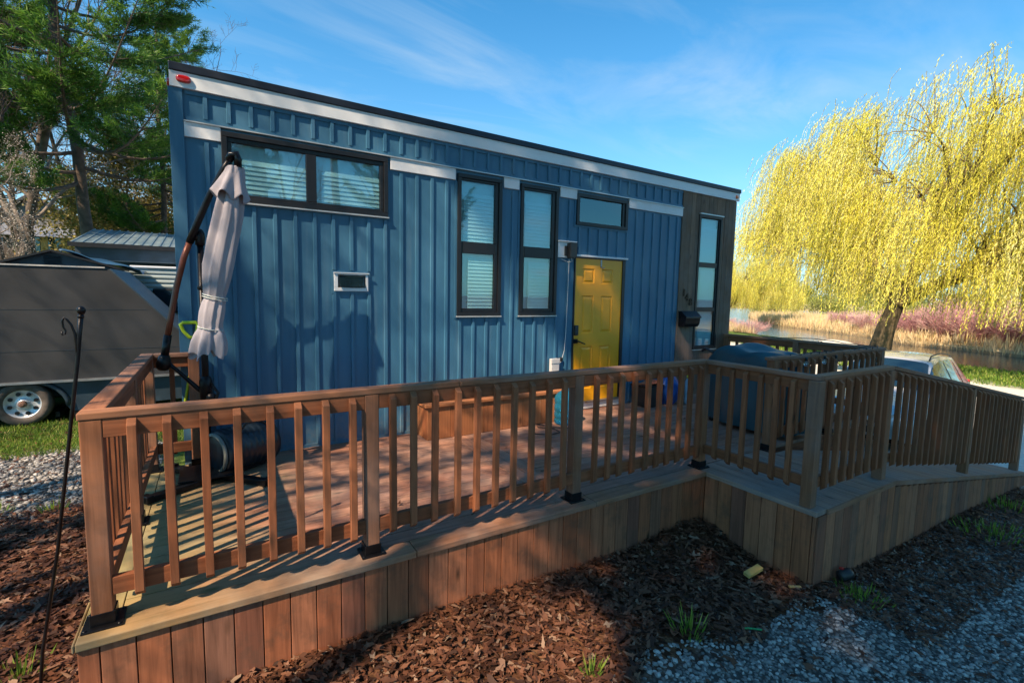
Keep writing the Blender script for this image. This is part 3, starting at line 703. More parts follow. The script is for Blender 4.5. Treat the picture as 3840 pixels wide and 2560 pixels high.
# short return at the back left
br=empty('deck_railing',(.25,2.4,0),'short railing return between the umbrella and the left corner of the house','railing',G)
rp(br,MB().box(.1335,.464,2.368,2.46,1.004,1.039,long='x'),'top_cap',W_CAP,bevel=.006)
rp(br,MB().box(.131,.379,2.395,2.433,.915,1.003,long='x'),'upper_rail',W_RAIL,bevel=.003)
rp(br,MB().box(.131,.379,2.395,2.433,.145,.232,long='x'),'lower_rail',W_RAIL,bevel=.003)
q=rp(br,MB().box(.38,.464,2.372,2.456,.014,1.003,long='z'),'post',W_POST,bevel=.005); post_base(q,.38,2.372,0)
baluster(br,(.255,2.4525),(0,1,0),.118,1.0,'y')
# jut
jr=empty('deck_railing',(4.53,-.4,0),'short railing section stepping out from the front corner towards the ramp','railing',G)
rp(jr,MB().box(4.483,4.573,-.905,.0766,1.004,1.0405,long='y'),'top_cap',W_CAP,bevel=.006)
for n_,(u,v) in (('upper_rail',(.915,1.003)),('lower_rail',(.145,.232))): rp(jr,MB().box(4.515,4.553,-.838,.080,u,v,long='y'),n_,W_RAIL,bevel=.003)
for y in (-.037,-.173,-.302,-.44,-.576,-.707): baluster(jr,(4.4955,y-.012),(-1,0,0),.118,1.0,'x')
# walkway run + ramp run
wr=empty('deck_railing',(5.2,-.9,0),'short level railing at the head of the ramp, beside the grey corner post','railing',G)
rp(wr,MB().box(4.5735,5.808,-.912,-.822,1.004,1.0395,long='x'),'top_cap',W_CAP,bevel=.006)
q=rp(wr,MB().box(4.476,4.562,-.924,-.838,.001,1.003,long='z'),'post',W_POST,bevel=.005)
q=rp(wr,MB().box(5.70,5.786,-.924,-.838,.001,1.003,long='z'),'post',W_POST,bevel=.005)
for n_,(u,v) in (('upper_rail',(.915,1.003)),('lower_rail',(.145,.232))): rp(wr,MB().box(4.563,5.699,-.905,-.867,u,v,long='x'),n_,W_RAIL,bevel=.003)
for x in (4.655,4.800,4.945,5.09,5.235,5.38,5.525,5.645): baluster(wr,(x,-.9245-.0),(0,-1,0),.115,1.0,'y')
rr=empty('deck_railing',(8,-.9,-.5),'long sloping railing that follows the ramp down to the gravel','railing',G)
EX=Vector((1,0,RS)).normalized(); LN=4.30
rp(rr,MB().frame((5.81,-.912,1.004),EX,Vector((0,1,0)),Vector((0,0,1)),LN,.09,.036),'top_cap',W_CAP,bevel=.006)
pp=[5.787,7.93,10.0]
for n_,(u,v) in (('upper_rail',(.915,1.003)),('lower_rail',(.145,.232))):
    b=MB()
    for a,c in ((5.812,7.929),(8.016,9.999)):
        L=(c-a)/EX.x; b.frame((a,-.905,rz(a)+u),EX,Vector((0,1,0)),Vector((0,0,1)),L,.038,v-u-.003)
    rp(rr,b,n_,W_RAIL,bevel=.003)
for p in (7.93,10.0):
    rp(rr,MB().box(p,p+PH+.002,-.924,-.838,rz(p+PH)+.001,rz(p+.08)+1.001,long='z'),'post',W_POST,bevel=.005)
x=5.90
while x<9.99:
    if not(7.90<x<8.04): baluster(rr,(x,-.9245),(0,-1,0),rz(x)+.105,rz(x)+.995,'y')
    x+=.1575
# inner rail y=.08, x 5.6..8.1
ir=empty('deck_railing',(6.8,.1,0),'inner railing between the covered grill and the ramp, string lights on its cap','railing',G)
zt=-.03
rp(ir,MB().box(5.54,8.19,.06,.15,.974,1.009,long='x'),'top_cap',W_CAP,bevel=.006)
for p in (5.585,6.85,8.10):
    q=rp(ir,MB().box(p,p+PH,.064,.064+PH,.014,.973,long='z'),'post',W_POST,bevel=.005); post_base(q,p,.064,0)
for n_,(u,v) in (('upper_rail',(.885,.973)),('lower_rail',(.145,.232))):
    rp(ir,MB().box(5.67,6.849,.067,.105,u,v,long='x').box(6.935,8.099,.067,.105,u,v,long='x'),n_,W_RAIL,bevel=.003)
x=5.76
while x<8.08:
    if not(6.82<x<6.96): baluster(ir,(x,.0475),(0,-1,0),.118,.97,'y')
    x+=.146
kr=empty('deck_railing',(8.15,1.3,0),'far railing at the right end of the deck in front of the lake view','railing',G)
rp(kr,MB().box(8.10,8.19,.151,2.42,.974,1.0085,long='y'),'top_cap',W_CAP,bevel=.006)
for p in (1.15,2.33):
    q=rp(kr,MB().box(8.10,8.10+PH,p,p+PH,.014,.973,long='z'),'post',W_POST,bevel=.005); post_base(q,8.10,p,0)
for n_,(u,v) in (('upper_rail',(.885,.973)),('lower_rail',(.145,.232))):
    rp(kr,MB().box(8.125,8.163,.151,1.149,u,v,long='y').box(8.125,8.163,1.236,2.329,u,v,long='y'),n_,W_RAIL,bevel=.003)
y=.25
while y<2.3:
    if not(1.1<y<1.28): baluster(kr,(8.183,y),(1,0,0),.118,.97,'x')
    y+=.14
# ---------------- objects on and around the deck ----------------
X_,Y_,Z_=Vector((1,0,0)),Vector((0,1,0)),Vector((0,0,1))
def sub(par,mb,name,m,**k):
    o=mb.build(name,m,par,**k); q=par; off=Vector((0,0,0))
    while q: off+=q.location; q=q.parent
    o.location=-off; return o
# cantilever umbrella
M_CANVAS=plain('lilac_grey_canvas',(.40,.38,.44),.85,0,.07,5,.5,160)
M_CORD=plain('white_tie_cord',(.62,.68,.66),.7)
M_RUST=plain('rust_brown_tube',(.20,.055,.03),.4,.2,.25,8)
um=empty('cantilever_umbrella',(.5,2.1,0),'folded lilac-grey cantilever umbrella with a bent arm standing at the left end of the deck','umbrella')
b=MB(); mx,my=.512,2.12
b.tube([(mx,my,.06),(mx,my,2.0)],.026,14); b.lathe((mx,my,1.60),[(.030,0),(.034,.01),(.034,.03),(.030,.04)],14); b.lathe((mx,my,1.97),[(.034,0),(.036,.03),(.040,.06),(.036,.10),(.022,.13),(.004,.14)],14)
b.lathe((mx,my,.62),[(.05,0),(.05,.2),(.035,.24)],14)
sub(um,b,'mast',M_BLACKMETAL,smooth=True)
b=MB(); b.tube([(.225,2.16,1.01),(.26,2.15,1.22)],.029,14); b.lathe((.222,2.16,.985),[(.03,-.06),(.048,-.045),(.055,0),(.045,.05),(.032,.07)],14,axis=(.15,0,1)); sub(um,b,'arm_elbow',M_BLACKMETAL,smooth=True)
b=MB(); b.tube([(.258,2.15,1.21),(.285,2.145,1.36),(.335,2.13,1.62),(.395,2.11,1.86),(.44,2.09,1.99)],.0235,14); sub(um,b,'lower_arm',M_RUST,smooth=True)
b=MB(); b.tube([(.44,2.09,1.985),(.49,2.06,2.12),(.60,1.97,2.38),(.70,1.91,2.58),(.752,1.885,2.665)],[.0285,.0285,.026,.025,.025],14)
b.tube([(.445,2.09,2.03),(.512,2.12,2.04)],.03,10); sub(um,b,'upper_arm',M_BLACKMETAL,smooth=True)
b=MB(); b.tube([(.735,1.89,2.645),(.755,1.885,2.69),(.79,1.88,2.70),(.80,1.88,2.665),(.80,1.88,2.60)],[.030,.033,.033,.03,.028],12); sub(um,b,'tip_joint',M_PLATE,smooth=True)
b=MB(); b.tube([(.25,2.15,.99),(.33,2.14,.90),(.45,2.125,.76),(.512,2.12,.70)],[.016,.016,.02,.022],10); sub(um,b,'strut',M_BLACKMETAL,smooth=True)
b=MB(); b.tube([(.55,2.09,.80),(.60,2.05,.72),(.57,2.05,.62),(.53,2.08,.60)],.012,8); b.lathe((.55,2.08,.68),[(.04,-.02),(.04,.03)],12,axis=(0,-1,0)); sub(um,b,'crank_handle',M_BLACKMETAL,smooth=True)
# closed canopy
prof=[(2.605,.775,.055),(2.57,.770,.062),(2.40,.745,.082),(2.20,.715,.100),(2.0,.675,.108),(1.80,.640,.112),(1.68,.622,.104),(1.58,.607,.088),(1.542,.603,.076),(1.50,.594,.088),(1.42,.580,.094),(1.34,.568,.090),(1.288,.564,.083),(1.25,.560,.100),(1.18,.556,.118),(1.11,.548,.120),(1.075,.540,.116)]
pz=np.array([p[0] for p in prof])[::-1];pxx=np.array([p[1] for p in prof])[::-1];prr=np.array([p[2] for p in prof])[::-1]
def can(u,v):
    z=2.605-v*(2.605-1.075); th=u*2*math.pi
    cx=np.interp(z,pz,pxx); r=np.interp(z,pz,prr)
    amp=.16+.10*math.sin(z*3.1)
    if z<1.27: amp=.26
    if abs(z-1.542)<.05 or abs(z-1.288)<.03: amp*=.35
    k=1+amp*(math.sin(th*7+1.2*math.sin(z*2.3)+z*1.1)*.6+math.sin(th*4+z*2.7+1)*.5)-.16*abs(math.sin(th*5.0+.8*math.sin(z*1.7)+z*.5))**.5*(1 if z>1.3 else 1.5)+(.08 if z>1.3 else .14)+(.14*math.sin(th*9+2)*(1.29-z)/.2 if z<1.29 else 0)
    zz=z+((.03*math.sin(th*4+1)+.02*math.sin(th*9))*(1.27-z)/.2 if z<1.27 else 0)
    return (cx+r*k*math.cos(th),1.9+r*k*.85*math.sin(th),zz)
cb=MB().grid(can,72,70,closeu=True)
cano=sub(um,cb,'canopy',M_CANVAS,smooth=True,recalc=True)
def flare(u,v):
    z=2.606-v*.255; th=u*2*math.pi; r=.050+.068*v**1.1
    k=1+(.28*v)*(math.sin(th*6+.7)*.7+math.sin(th*3+2)*.4)
    return (.775-.045*v+r*1.04*k*math.cos(th),1.9+r*k*.9*math.sin(th),z+.03*v*math.sin(th*6+.4)-.02*v*math.cos(th-.3))
fb=MB().grid(flare,72,16,closeu=True); fo=sub(um,fb,'canopy_vent',M_CANVAS,smooth=True,recalc=True)
md=fo.modifiers.new('solid','SOLIDIFY'); md.thickness=.003
b=MB()
for z,r,cx in ((1.552,.087,.604),(1.534,.087,.603),(1.288,.088,.564)):
    b.tube([(cx+r*math.cos(t),1.9+r*.92*math.sin(t),z-.02*math.cos(t+.4)) for t in np.linspace(0,2*math.pi,29)],.0045,6,cap=False)
sub(um,b,'tie_cord',M_CORD,smooth=True)
b=MB()   # cross base, bars of channel steel with end caps
for p,q in (((.10,1.60),(.93,2.15)),((.93,1.55),(.22,2.32)),):
    a=Vector((*p,.012));c=Vector((*q,.012));d=(c-a);L=d.length;d.normalize();n=Vector((-d.y,d.x,0)); b.frame(a-n*.035,d,n,Z_,L,.07,.045)
    for e in (a,c-d*.05): b.frame(e-n*.042,d,n,Z_,.05,.084,.056)
b.frame((.30,1.78,.058),X_,Y_,Z_,.42,.40,.012); b.lathe((mx,my,.05),[(.07,0),(.07,.02),(.04,.03),(.04,.14)],16)
sub(um,b,'cross_base',M_BLACKMETAL,bevel=.004)
# drum lying beside the umbrella
dr=empty('plastic_drum',(.72,2.18,.2),'dark blue-black ribbed plastic drum lying on its side behind the umbrella base','drum')
b=MB(); pr=[(.0,0),(.14,0),(.165,.012),(.185,.02)]
for k in range(9): pr+=[(.19,.03+k*.052),(.197,.042+k*.052),(.19,.056+k*.052)]
pr+=[(.185,.50),(.165,.51),(.14,.50),(0,.505)]
b.lathe((.56,2.0,.205),pr,36,axis=(.86,.5,0),caps=False); sub(dr,b,'body',plain('dark_blue_plastic',(.008,.017,.030),.35,0,.3,8),smooth=True)
b=MB(); b.lathe((.555,1.997,.205),[(.150,-.01),(.172,-.012),(.176,.01),(.150,.012)],30,axis=(.86,.5,0),caps=False); sub(dr,b,'rim',plain('pale_worn_rim',(.22,.24,.22),.5),smooth=True)
b=MB(); b.tube([(.74,1.98,.37),(.80,1.99,.44),(.90,2.03,.45),(.97,2.1,.39)],.011,8); sub(dr,b,'handle',M_BLACKPLAST,smooth=True)
# shovel behind the back corner
sh=empty('shovel',(.30,2.5,.0),'snow shovel with a bright yellow-green grip leaning behind the umbrella mast','shovel')
M_YG=plain('yellow_green_plastic',(.62,.80,.03),.4,0,.05,6)
b=MB(); hh=[(.445,2.478,1.165),(.415,2.478,1.175),(.375,2.478,1.23),(.355,2.478,1.29),(.375,2.478,1.305),(.47,2.478,1.305),(.485,2.478,1.28),(.47,2.478,1.20),(.445,2.478,1.165)]
b=MB().tube([(p[0]-.02,2.44,p[2]) for p in hh],.015,8); sub(sh,b,'grip',M_YG,smooth=True)
b=MB().tube([(.43,2.44,1.17),(.40,2.445,.9),(.33,2.45,.5),(.20,2.47,.2)],.013,8); sub(sh,b,'shaft',M_YG,smooth=True)
# wall lamp, mailbox, junction boxes
wl=empty('wall_lamp',(4.69,HY-.05,2.22),'black box wall lamp on a white block beside the tall window, left of the door','lamp')
b=MB(); b.box(4.605,4.65,HY-.05,HY-.022,2.14,2.27); b.box(4.65,4.76,HY-.105,HY-.022,2.115,2.31); sub(wl,b,'housing',M_BLACKPLAST,bevel=.006)
b=MB().tube([(4.70,HY-.06,2.115),(4.72,HY-.055,2.07),(4.66,HY-.03,2.06),(4.56,HY-.03,2.09)],.004,6); sub(wl,b,'cord',M_WHITE)
mb_=empty('mailbox',(7.15,HY-.1,1.27),'black wall-mounted mailbox under the house numerals on the grey wood cladding','mailbox')
b=MB(); b.prism([(HY-.02,1.15),(HY-.12,1.15),(HY-.155,1.20),(HY-.165,1.30),(HY-.02,1.385)],'x',6.955,7.31); sub(mb_,b,'body',M_BLACKMETAL,bevel=.006,recalc=True)
b=MB(); b.prism([(HY-.016,1.40),(HY-.07,1.402),(HY-.175,1.315),(HY-.178,1.29),(HY-.168,1.30),(HY-.016,1.388)],'x',6.945,7.32); sub(mb_,b,'lid',M_BLACKMETAL,bevel=.003,recalc=True)
ob=empty('outlet_box',(4.47,HY-.03,.68),'white outdoor outlet cover low on the blue wall left of the yellow door','outlet')
b=MB(); b.box(4.41,4.54,HY-.075,HY-.018,.59,.765); b.box(4.405,4.545,HY-.082,HY-.07,.70,.770); sub(ob,b,'cover',M_WHITE,bevel=.008)
b=MB().tube([(4.54,HY-.04,.66),(4.60,HY-.03,.72),(4.655,HY-.022,.86),(4.672,HY-.022,1.1),(4.685,HY-.022,1.6),(4.69,HY-.024,2.1)],.0035,6); sub(ob,b,'cord',M_WHITE)
b=MB().lathe((4.60,HY-.018,.745),[(.032,0),(.032,.012),(.02,.02)],14,axis=(0,-1,0)); sub(ob,b,'cable_gland',M_BLACKPLAST)
# bench / box along the wall
bn=empty('storage_bench',(3.4,2.27,0),'long low cedar bench box with plank front against the blue wall under the tall windows','bench')
b=MB(); x=2.535
while x<4.40: x1=min(x+.137,4.405); b.box(x+.0015,x1-.0015,2.10,2.118,.004,.365,long='z'); x=x1+.001
y=2.12
while y<2.44: y1=min(y+.137,2.445); b.box(2.535,2.553,y,y1-.002,.004,.365,long='z'); y=y1
b.box(4.387,4.405,2.12,2.445,.004,.365,long='z')
sub(bn,b,'plank_front',W_BENCH,bevel=.002)
b=MB(); b.box(2.505,4.435,2.075,2.215,.366,.404,long='x'); b.box(2.505,4.435,2.219,2.33,.366,.404,long='x'); b.box(2.505,4.435,2.334,2.446,.366,.404,long='x'); sub(bn,b,'seat',W_BENCH,bevel=.006)
# water bottle
wb=empty('water_bottle',(4.33,1.98,0),'large blue five-gallon water bottle standing on the deck left of the yellow door','bottle')
mm,nt_,b_,o_=mat('blue_bottle_plastic'); b_.inputs['Base Color'].default_value=(.05,.42,.72,1); b_.inputs['Transmission Weight'].default_value=.75; b_.inputs['Roughness'].default_value=.08; b_.inputs['IOR'].default_value=1.2
b=MB(); pr=[(.0,.004),(.12,.004),(.132,.02),(.134,.06),(.124,.075),(.134,.09),(.134,.14),(.124,.155),(.134,.17),(.134,.24),(.126,.26),(.134,.28),(.134,.33),(.12,.365),(.085,.40),(.045,.425),(.03,.44),(.028,.485),(0,.486)]
b.lathe((4.33,1.98,0),pr,32,caps=False); sub(wb,b,'body',mm,smooth=True)
b=MB().lathe((4.33,1.98,.455),[(.034,0),(.034,.035),(.02,.04)],16); sub(wb,b,'cap',M_WHITE,smooth=True)
b=MB().tube([(3.72,1.75,.012),(3.85,1.62,.012),(4.02,1.66,.012),(4.05,1.82,.012),(3.9,1.95,.014),(3.95,2.05,.02),(4.15,1.80,.012),(4.30,1.72,.012),(4.5,2.0,.012),(4.52,2.3,.03),(4.52,2.43,.35),(4.5,2.44,.6)],.006,6)
tag(b.build('cable',M_BLACKPLAST,smooth=True),'thin black cable coiled on the deck in front of the bench','cable')
# things by the wood-clad bay
M_BAG=plain('blue_bag_plastic',(.013,.085,.36),.3,0,.2,6); 
rb=empty('recycling_bag',(6.45,2.15,0),'bright blue full plastic bag slumped against the wall beside the mailbox bay','bag')
def bagf(u,v):
    th=u*2*math.pi; z=v*.50; r=(.17*(math.sin(math.pi*min(.5,v*.9+.12))**.6))*(1-.75*max(0,v-.62)/.38)
    r*=1+.08*math.sin(th*5+z*9)+.05*math.sin(th*9-z*14)
    return (6.45+r*math.cos(th),2.16+r*.9*math.sin(th),z+.004)
sub(rb,MB().grid(bagf,40,24,closeu=True),'sack',M_BAG,smooth=True,recalc=True)
sub(rb,MB().tube([(6.42,2.16,.49),(6.45,2.16,.53),(6.49,2.16,.56)],[.05,.02,.045],10),'knot',M_BAG,smooth=True)
tb=empty('storage_tub',(6.05,2.22,0),'dark storage tub with a folded red cloth on it, right of the yellow door','tub')
b=MB().prism([(5.90,.004),(6.22,.004),(6.25,.30),(5.87,.30)],'y',2.08,2.36); sub(tb,b,'body',M_BLACKPLAST,bevel=.01)
b=MB().box(5.86,6.26,2.07,2.37,.301,.325); sub(tb,b,'lid',M_PLATE,bevel=.006)
b=MB().grid(lambda u,v:(5.93+u*.30+.02*math.sin(v*7),2.10+v*.22,.335+.03*math.sin(u*6)*math.sin(v*4)+.05*u),18,14); c=b.build('folded_cloth',plain('terracotta_cloth',(.45,.12,.06),.9,0,.2,8),smooth=True); m_=c.modifiers.new('s','SOLIDIFY'); m_.thickness=.02
tag(c,'terracotta red cloth folded on the dark storage tub','cloth')
sb=empty('spray_bottle',(6.72,2.05,0),'tall white bottle with a yellow cap on the deck beside the blue bag','bottle')
sub(sb,MB().lathe((6.72,2.0,0),[(.05,.004),(.055,.02),(.055,.34),(.03,.40)],18),'body',plain('label_blue_white',(.35,.48,.62),.4),smooth=True); sub(sb,MB().lathe((6.72,2.0,.40),[(.033,0),(.036,.02),(.036,.09),(.02,.10)],16),'cap',plain('yellow_cap',(.75,.72,.05),.4),smooth=True)
pbm=mat('clear_plastic_bag')[0]; pbm.node_tree.nodes['Principled BSDF'].inputs['Transmission Weight'].default_value=.9; pbm.node_tree.nodes['Principled BSDF'].inputs['Roughness'].default_value=.12; pbm.node_tree.nodes['Principled BSDF'].inputs['IOR'].default_value=1.12
# covered grill
M_COVER=plain('teal_vinyl_cover',(.015,.072,.10),.42,0,.18,4,.25,9)
gl_=empty('covered_grill',(6.15,.85,0),'barbecue grill under a dark teal fitted cover behind the inner railing','grill')
def gcov(u,v):
    # superellipse section sweeping up from the hem to a domed top
    th=u*2*math.pi; n=3.2
    if v<.62: t=v/.62; z=.06+t*.78; hx,hy=.34-.02*t+.01*math.sin(th*6+2),.60+.06*t
    else:
        t=(v-.62)/.38; a=t*math.pi/2; z=.84+.31*math.sin(a); hx,hy=.32*math.cos(a)**.55,.66*math.cos(a)**.5*(1-.12*t)
    c,s=math.cos(th),math.sin(th); k=(abs(c)**n+abs(s)**n)**(-1/n)
    w_=1+.02*math.sin(th*11+z*5)*(1-v*.5)+.018*math.sin(th*5-z*9)
    x,y=hx*k*c*w_,hy*k*s*w_
    if z>.6: z+=.028*math.sin(y*9+x*6)+.02*math.sin(x*17)
    R2=rad(-8); return (6.38+x*math.cos(R2)-y*math.sin(R2),.74+x*math.sin(R2)+y*math.cos(R2),z*.885)
g=MB().grid(gcov,88,60,closeu=True); sub(gl_,g,'cover',M_COVER,smooth=True,recalc=True)
b=MB()
for dx in (-.22,.22):
    for dy in (-.42,.42): b.lathe((6.38+dx,.76+dy-.018,.035),[(.03,0),(.03,.035)],14,axis=(0,1,0))
    b.box(6.38+dx-.015,6.38+dx+.015,.35,1.17,.05,.10)
sub(gl_,b,'cart',M_BLACKMETAL)
b=MB().tube([(6.0,1.1,.93),(5.99,1.20,.97),(6.03,1.28,.93)],.018,8); sub(gl_,b,'buckle_strap',M_BLACKPLAST)
# string lights on the caps
sg=empty('string_lights',(8.1,.1,1.0),'black string-light cord with clear bulbs draped over the inner and far railing caps','string lights')
pts=[]; 
for i in range(60):
    t=i/59
    x=5.95+2.2*t if t<.62 else 8.0; 
    if t<.62: x=5.95+(2.1)*(t/.62); pts.append((x,.10+.05*math.sin(i*1.9),1.018+.012*math.sin(i*2.3)**2-(.10*(math.sin(i*1.1)**8))))
    else: y=.12+2.1*(t-.62)/.38; pts.append((8.14+.05*math.sin(i*2.1),y,1.018+.03*math.sin(i*2.9)**2))
sub(sg,MB().tube(pts,.0055,6),'cord',M_BLACKPLAST,smooth=True)
M_BULB=glass_mat('bulb_glass',(.85,.9,.95),.25)
for i in range(3,58,6):
    p=Vector(pts[i]); sk=sub(sg,MB().lathe(p+Vector((.0,-.055,-.03)),[(.014,0),(.014,-.04)],10),'socket',M_BLACKPLAST,smooth=True)
    sub(sk,MB().lathe(p+Vector((.0,-.055,-.07)),[(.010,0),(.024,-.02),(.027,-.035),(.018,-.055),(.003,-.06)],12),'bulb',M_BULB,smooth=True)
# ---------------- foreground left: crook ----------------
hk=empty('shepherd_hook',(-.18,.3,-.45),'thin black garden crook hook leaning in front of the grey trailer','garden hook')
b=MB(); b.tube([(-.225,.3,-.62),(-.182,.3,-.17),(-.10,.3,.33),(-.02,.3,.95),(.021,.3,1.26),(.0315,.3,1.372),(.0445,.3,1.480)],[.0075,.0075,.0075,.0080,.0082,.0105,.0105],10); b.lathe((.0455,.3,1.488),[(.004,-.012),(.012,-.008),(.0175,.004),(.0175,.016),(.010,.026),(.002,.030)],14); b.lathe((.0425,.3,1.462),[(.0125,0),(.0135,.005),(.0125,.01)],12)
sub(hk,b,'shaft',M_BLACKMETAL,smooth=True)
b=MB().tube([(.0205,.3,1.255),(.021,.297,1.327),(.017,.295,1.388),(.007,.293,1.429),(-.007,.292,1.454),(-.0175,.292,1.463),(-.024,.292,1.446),(-.0215,.292,1.418),(-.0145,.292,1.401),(-.0165,.292,1.386),(-.0255,.292,1.380),(-.0285,.292,1.397)],[.006,.0058,.0055,.0052,.005,.0048,.0046,.0044,.0042,.004,.004,.004],8)
sub(hk,b,'crook',M_BLACKMETAL,smooth=True)
# ---------------- small things on the ground ----------------
def gz(x,y): return float(hgt(x,y))
def gtag(mb,name,m,label,cat,**k): o=mb.build(name,m,None,**k); tag(o,label,cat); return o
x,y=4.14,-.70; z=gz(x,y)+.045
gtag(MB().frame((x-.09,y-.03,z),Vector((.93,-.05,.12)).normalized(),Vector((.1,.95,.1)).normalized(),Vector((-.1,-.1,1)).normalized(),.17,.055,.028),'wood_offcut',plain('fresh_yellow_wood',(.62,.42,.13),.6,0,.1,20),'fresh yellow wood offcut lying on the leaves near the deck corner','wood scrap',bevel=.003)
x,y=4.31,-.93; z=gz(x,y)+.03
gtag(MB().frame((x-.05,y,z),Vector((.9,-.4,-.1)).normalized(),Vector((.35,.9,0)).normalized(),Z_,.10,.02,.014),'wood_splinter',plain('pale_yellow_wood',(.60,.40,.15),.6),'thin pale wood splinter on the ground by the foot of the deck corner','wood scrap',bevel=.002)
x,y=3.46,-1.12; z=gz(x,y)+.03
gtag(MB().tube([(x-.05,y+.03,z+.01),(x,y,z+.006),(x+.05,y-.035,z)],.006,8),'plastic_straw',plain('green_plastic',(.02,.33,.10),.4),'short bright green plastic straw on the leaves where the gravel begins','straw')
sp=empty('spotlight',(4.82,-1.04,-.66),'small black garden spotlight standing by the skirt below the deck corner','spotlight')
z=gz(4.82,-1.04)
sub(sp,MB().lathe((4.79,-1.04,z+.07),[(.02,-.01),(.042,0),(.045,.08),(.040,.10)],18,axis=(.9,-.3,.15)),'housing',M_BLACKPLAST,smooth=True)
sub(sp,MB().tube([(4.83,-1.03,z+.06),(4.83,-1.03,z-.05)],.010,8),'stake',M_BLACKPLAST); sub(sp,MB().lathe((4.83,-1.03,z+.115),[(.02,0),(.02,.008)],12),'sensor',M_RED)
# ---------------- left background ----------------
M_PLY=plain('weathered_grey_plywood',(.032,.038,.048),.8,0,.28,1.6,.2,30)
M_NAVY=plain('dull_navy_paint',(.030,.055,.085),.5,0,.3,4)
M_ALU=plain('aluminium_trim',(.50,.50,.52),.35,.7,.15,8)
M_TYRE=plain('worn_tyre_rubber',(.12,.10,.09),.85,0,.35,12,.3,40)
tr=empty('grey_trailer',(-1.8,7.5,-.45),'grey plywood-sided trailer with a sloping nose and a navy lower body, left of the deck','trailer')
GT=[(-5.2,.20),(.33,.19),(.35,.62),(-.75,1.872),(-5.2,1.905)]
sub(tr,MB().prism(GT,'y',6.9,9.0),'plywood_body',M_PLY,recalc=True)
b=MB()
for z in (.64,1.25): b.box(-5.2,.2 if z<1 else -.3,6.897,6.90,z,z+.004)
sub(tr,b,'panel_seam',M_NAVY)
sub(tr,MB().frame((-.75,6.88,1.87),Vector((1.1,0,-1.25)).normalized(),Y_,Vector((1.25,0,1.1)).normalized(),1.68,2.14,.02),'nose_sheet',M_NAVY)
b=MB(); b.box(-5.2,-.80,6.885,6.90,1.885,1.905); sub(tr,b,'top_trim',plain('pale_trim',(.6,.6,.6),.5))
b=MB(); b.box(-5.2,.36,6.87,6.90,.165,.2); sub(tr,b,'belt_rail',M_ALU)
fa=[(-1.83+.47*math.cos(t),-.20+.40*math.sin(t)) for t in np.linspace(math.pi,0,15)]
b=MB(); poly=[(-5.2,.16),(-5.2,-.30)]+[(p[0],max(p[1],-.30)) for p in fa if p[1]>-.21]+[(-1.30,-.30),(.33,-.22),(.33,.16)]
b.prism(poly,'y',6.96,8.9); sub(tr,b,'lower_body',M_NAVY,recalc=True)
b=MB().tube([(p[0],6.95,p[1]) for p in [(-1.83+.50*math.cos(t),-.20+.40*math.sin(t)) for t in np.linspace(math.pi*1.0,0,15)]],.035,8); sub(tr,b,'fender',M_NAVY,smooth=True)
wx,wz=-1.84,-.135
ty=sub(tr,MB().lathe((wx,6.93,wz),[(.205,.02),(.215,0),(.27,-.012),(.315,.0),(.33,.04),(.33,.15),(.31,.19),(.2,.19)],36,axis=(0,1,0),caps=False),'wheel',M_TYRE,smooth=True)
b=MB().lathe((wx,6.945,wz),[(.0,.02),(.055,.015),(.06,.03),(.10,.045),(.185,.035),(.205,.0),(.215,.0),(.215,.05)],30,axis=(0,1,0),caps=False); sub(ty,b,'rim',plain('white_steel_rim',(.75,.80,.88),.35,.3,.1),smooth=True)
b=MB()
for k in range(8): a=k*math.pi/4+.3; b.lathe((wx+.15*math.cos(a),6.974,wz+.15*math.sin(a)),[(.028,0),(.028,.012)],10,axis=(0,-1,0))
sub(ty,b,'rim_slot',M_FRAME); sub(ty,MB().lathe((wx,6.965,wz),[(.05,0),(.045,.05),(.02,.06)],16,axis=(0,-1,0)),'hub',plain('rusty_hub',(.25,.13,.09),.7))
b=MB()
for k in range(5): b.box(-4.2+k*.9,-4.15+k*.9,7.0,8.9,-.38,-.30)
b.tube([(.3,7.6,-.28),(1.3,7.6,-.30)],.04,6); b.tube([(-1.2,7.,-.36),(.2,7.0,-.33)],.03,6); sub(tr,b,'chassis',M_BLACKMETAL)
sub(tr,MB().lathe((-1.2,6.93,-.38),[(.1,0),(.1,.1)],4,axis=(0,1,0)),'axle_block',M_FRAME)
# gabled dark shed behind the trailer
gs=empty('gabled_shed',(-1.85,9.6,-.45),'dark gabled shed with a louvred vent and blue tarpaulin, peeping over the grey trailer','shed')
sub(gs,MB().prism([(-2.7,-.45),(-1.0,-.45),(-1.0,1.94),(-1.85,2.22),(-2.7,1.90)],'y',9.2,10.2),'wall',plain('slate_blue_board',(.07,.11,.15),.7,0,.15,5),recalc=True)
b=MB(); b.frame((-1.85,9.05,2.215),Vector((1,0,-.30)).normalized(),Y_,Vector((.3,0,1)).normalized(),1.0,1.25,.035); b.frame((-1.85,9.05,2.215),Vector((-1,0,-.36)).normalized(),Y_,Vector((-.36,0,1)).normalized(),1.0,1.25,.035); sub(gs,b,'roof',M_FRAME)
b=MB()
for k in range(6): b.frame((-1.98,9.19,2.0+k*.026),X_,Vector((0,-1,-.6)).normalized(),Vector((0,-.6,1)).normalized(),.24,.02,.006)
sub(gs,b,'louvre_vent',M_NAVY)
tp=MB().grid(lambda u,v:(-1.75+u*1.15,9.1+v*1.4,2.25-.33*u*1.0+.03*math.sin(u*9+v*5)+.02*math.sin(v*11)),20,16).build('tarpaulin',plain('blue_tarpaulin',(.03,.10,.20),.4,0,.3,5),smooth=True); tp.modifiers.new('s','SOLIDIFY').thickness=.01
tag(tp,'rumpled blue tarpaulin thrown over the right slope of the gabled shed','tarpaulin')
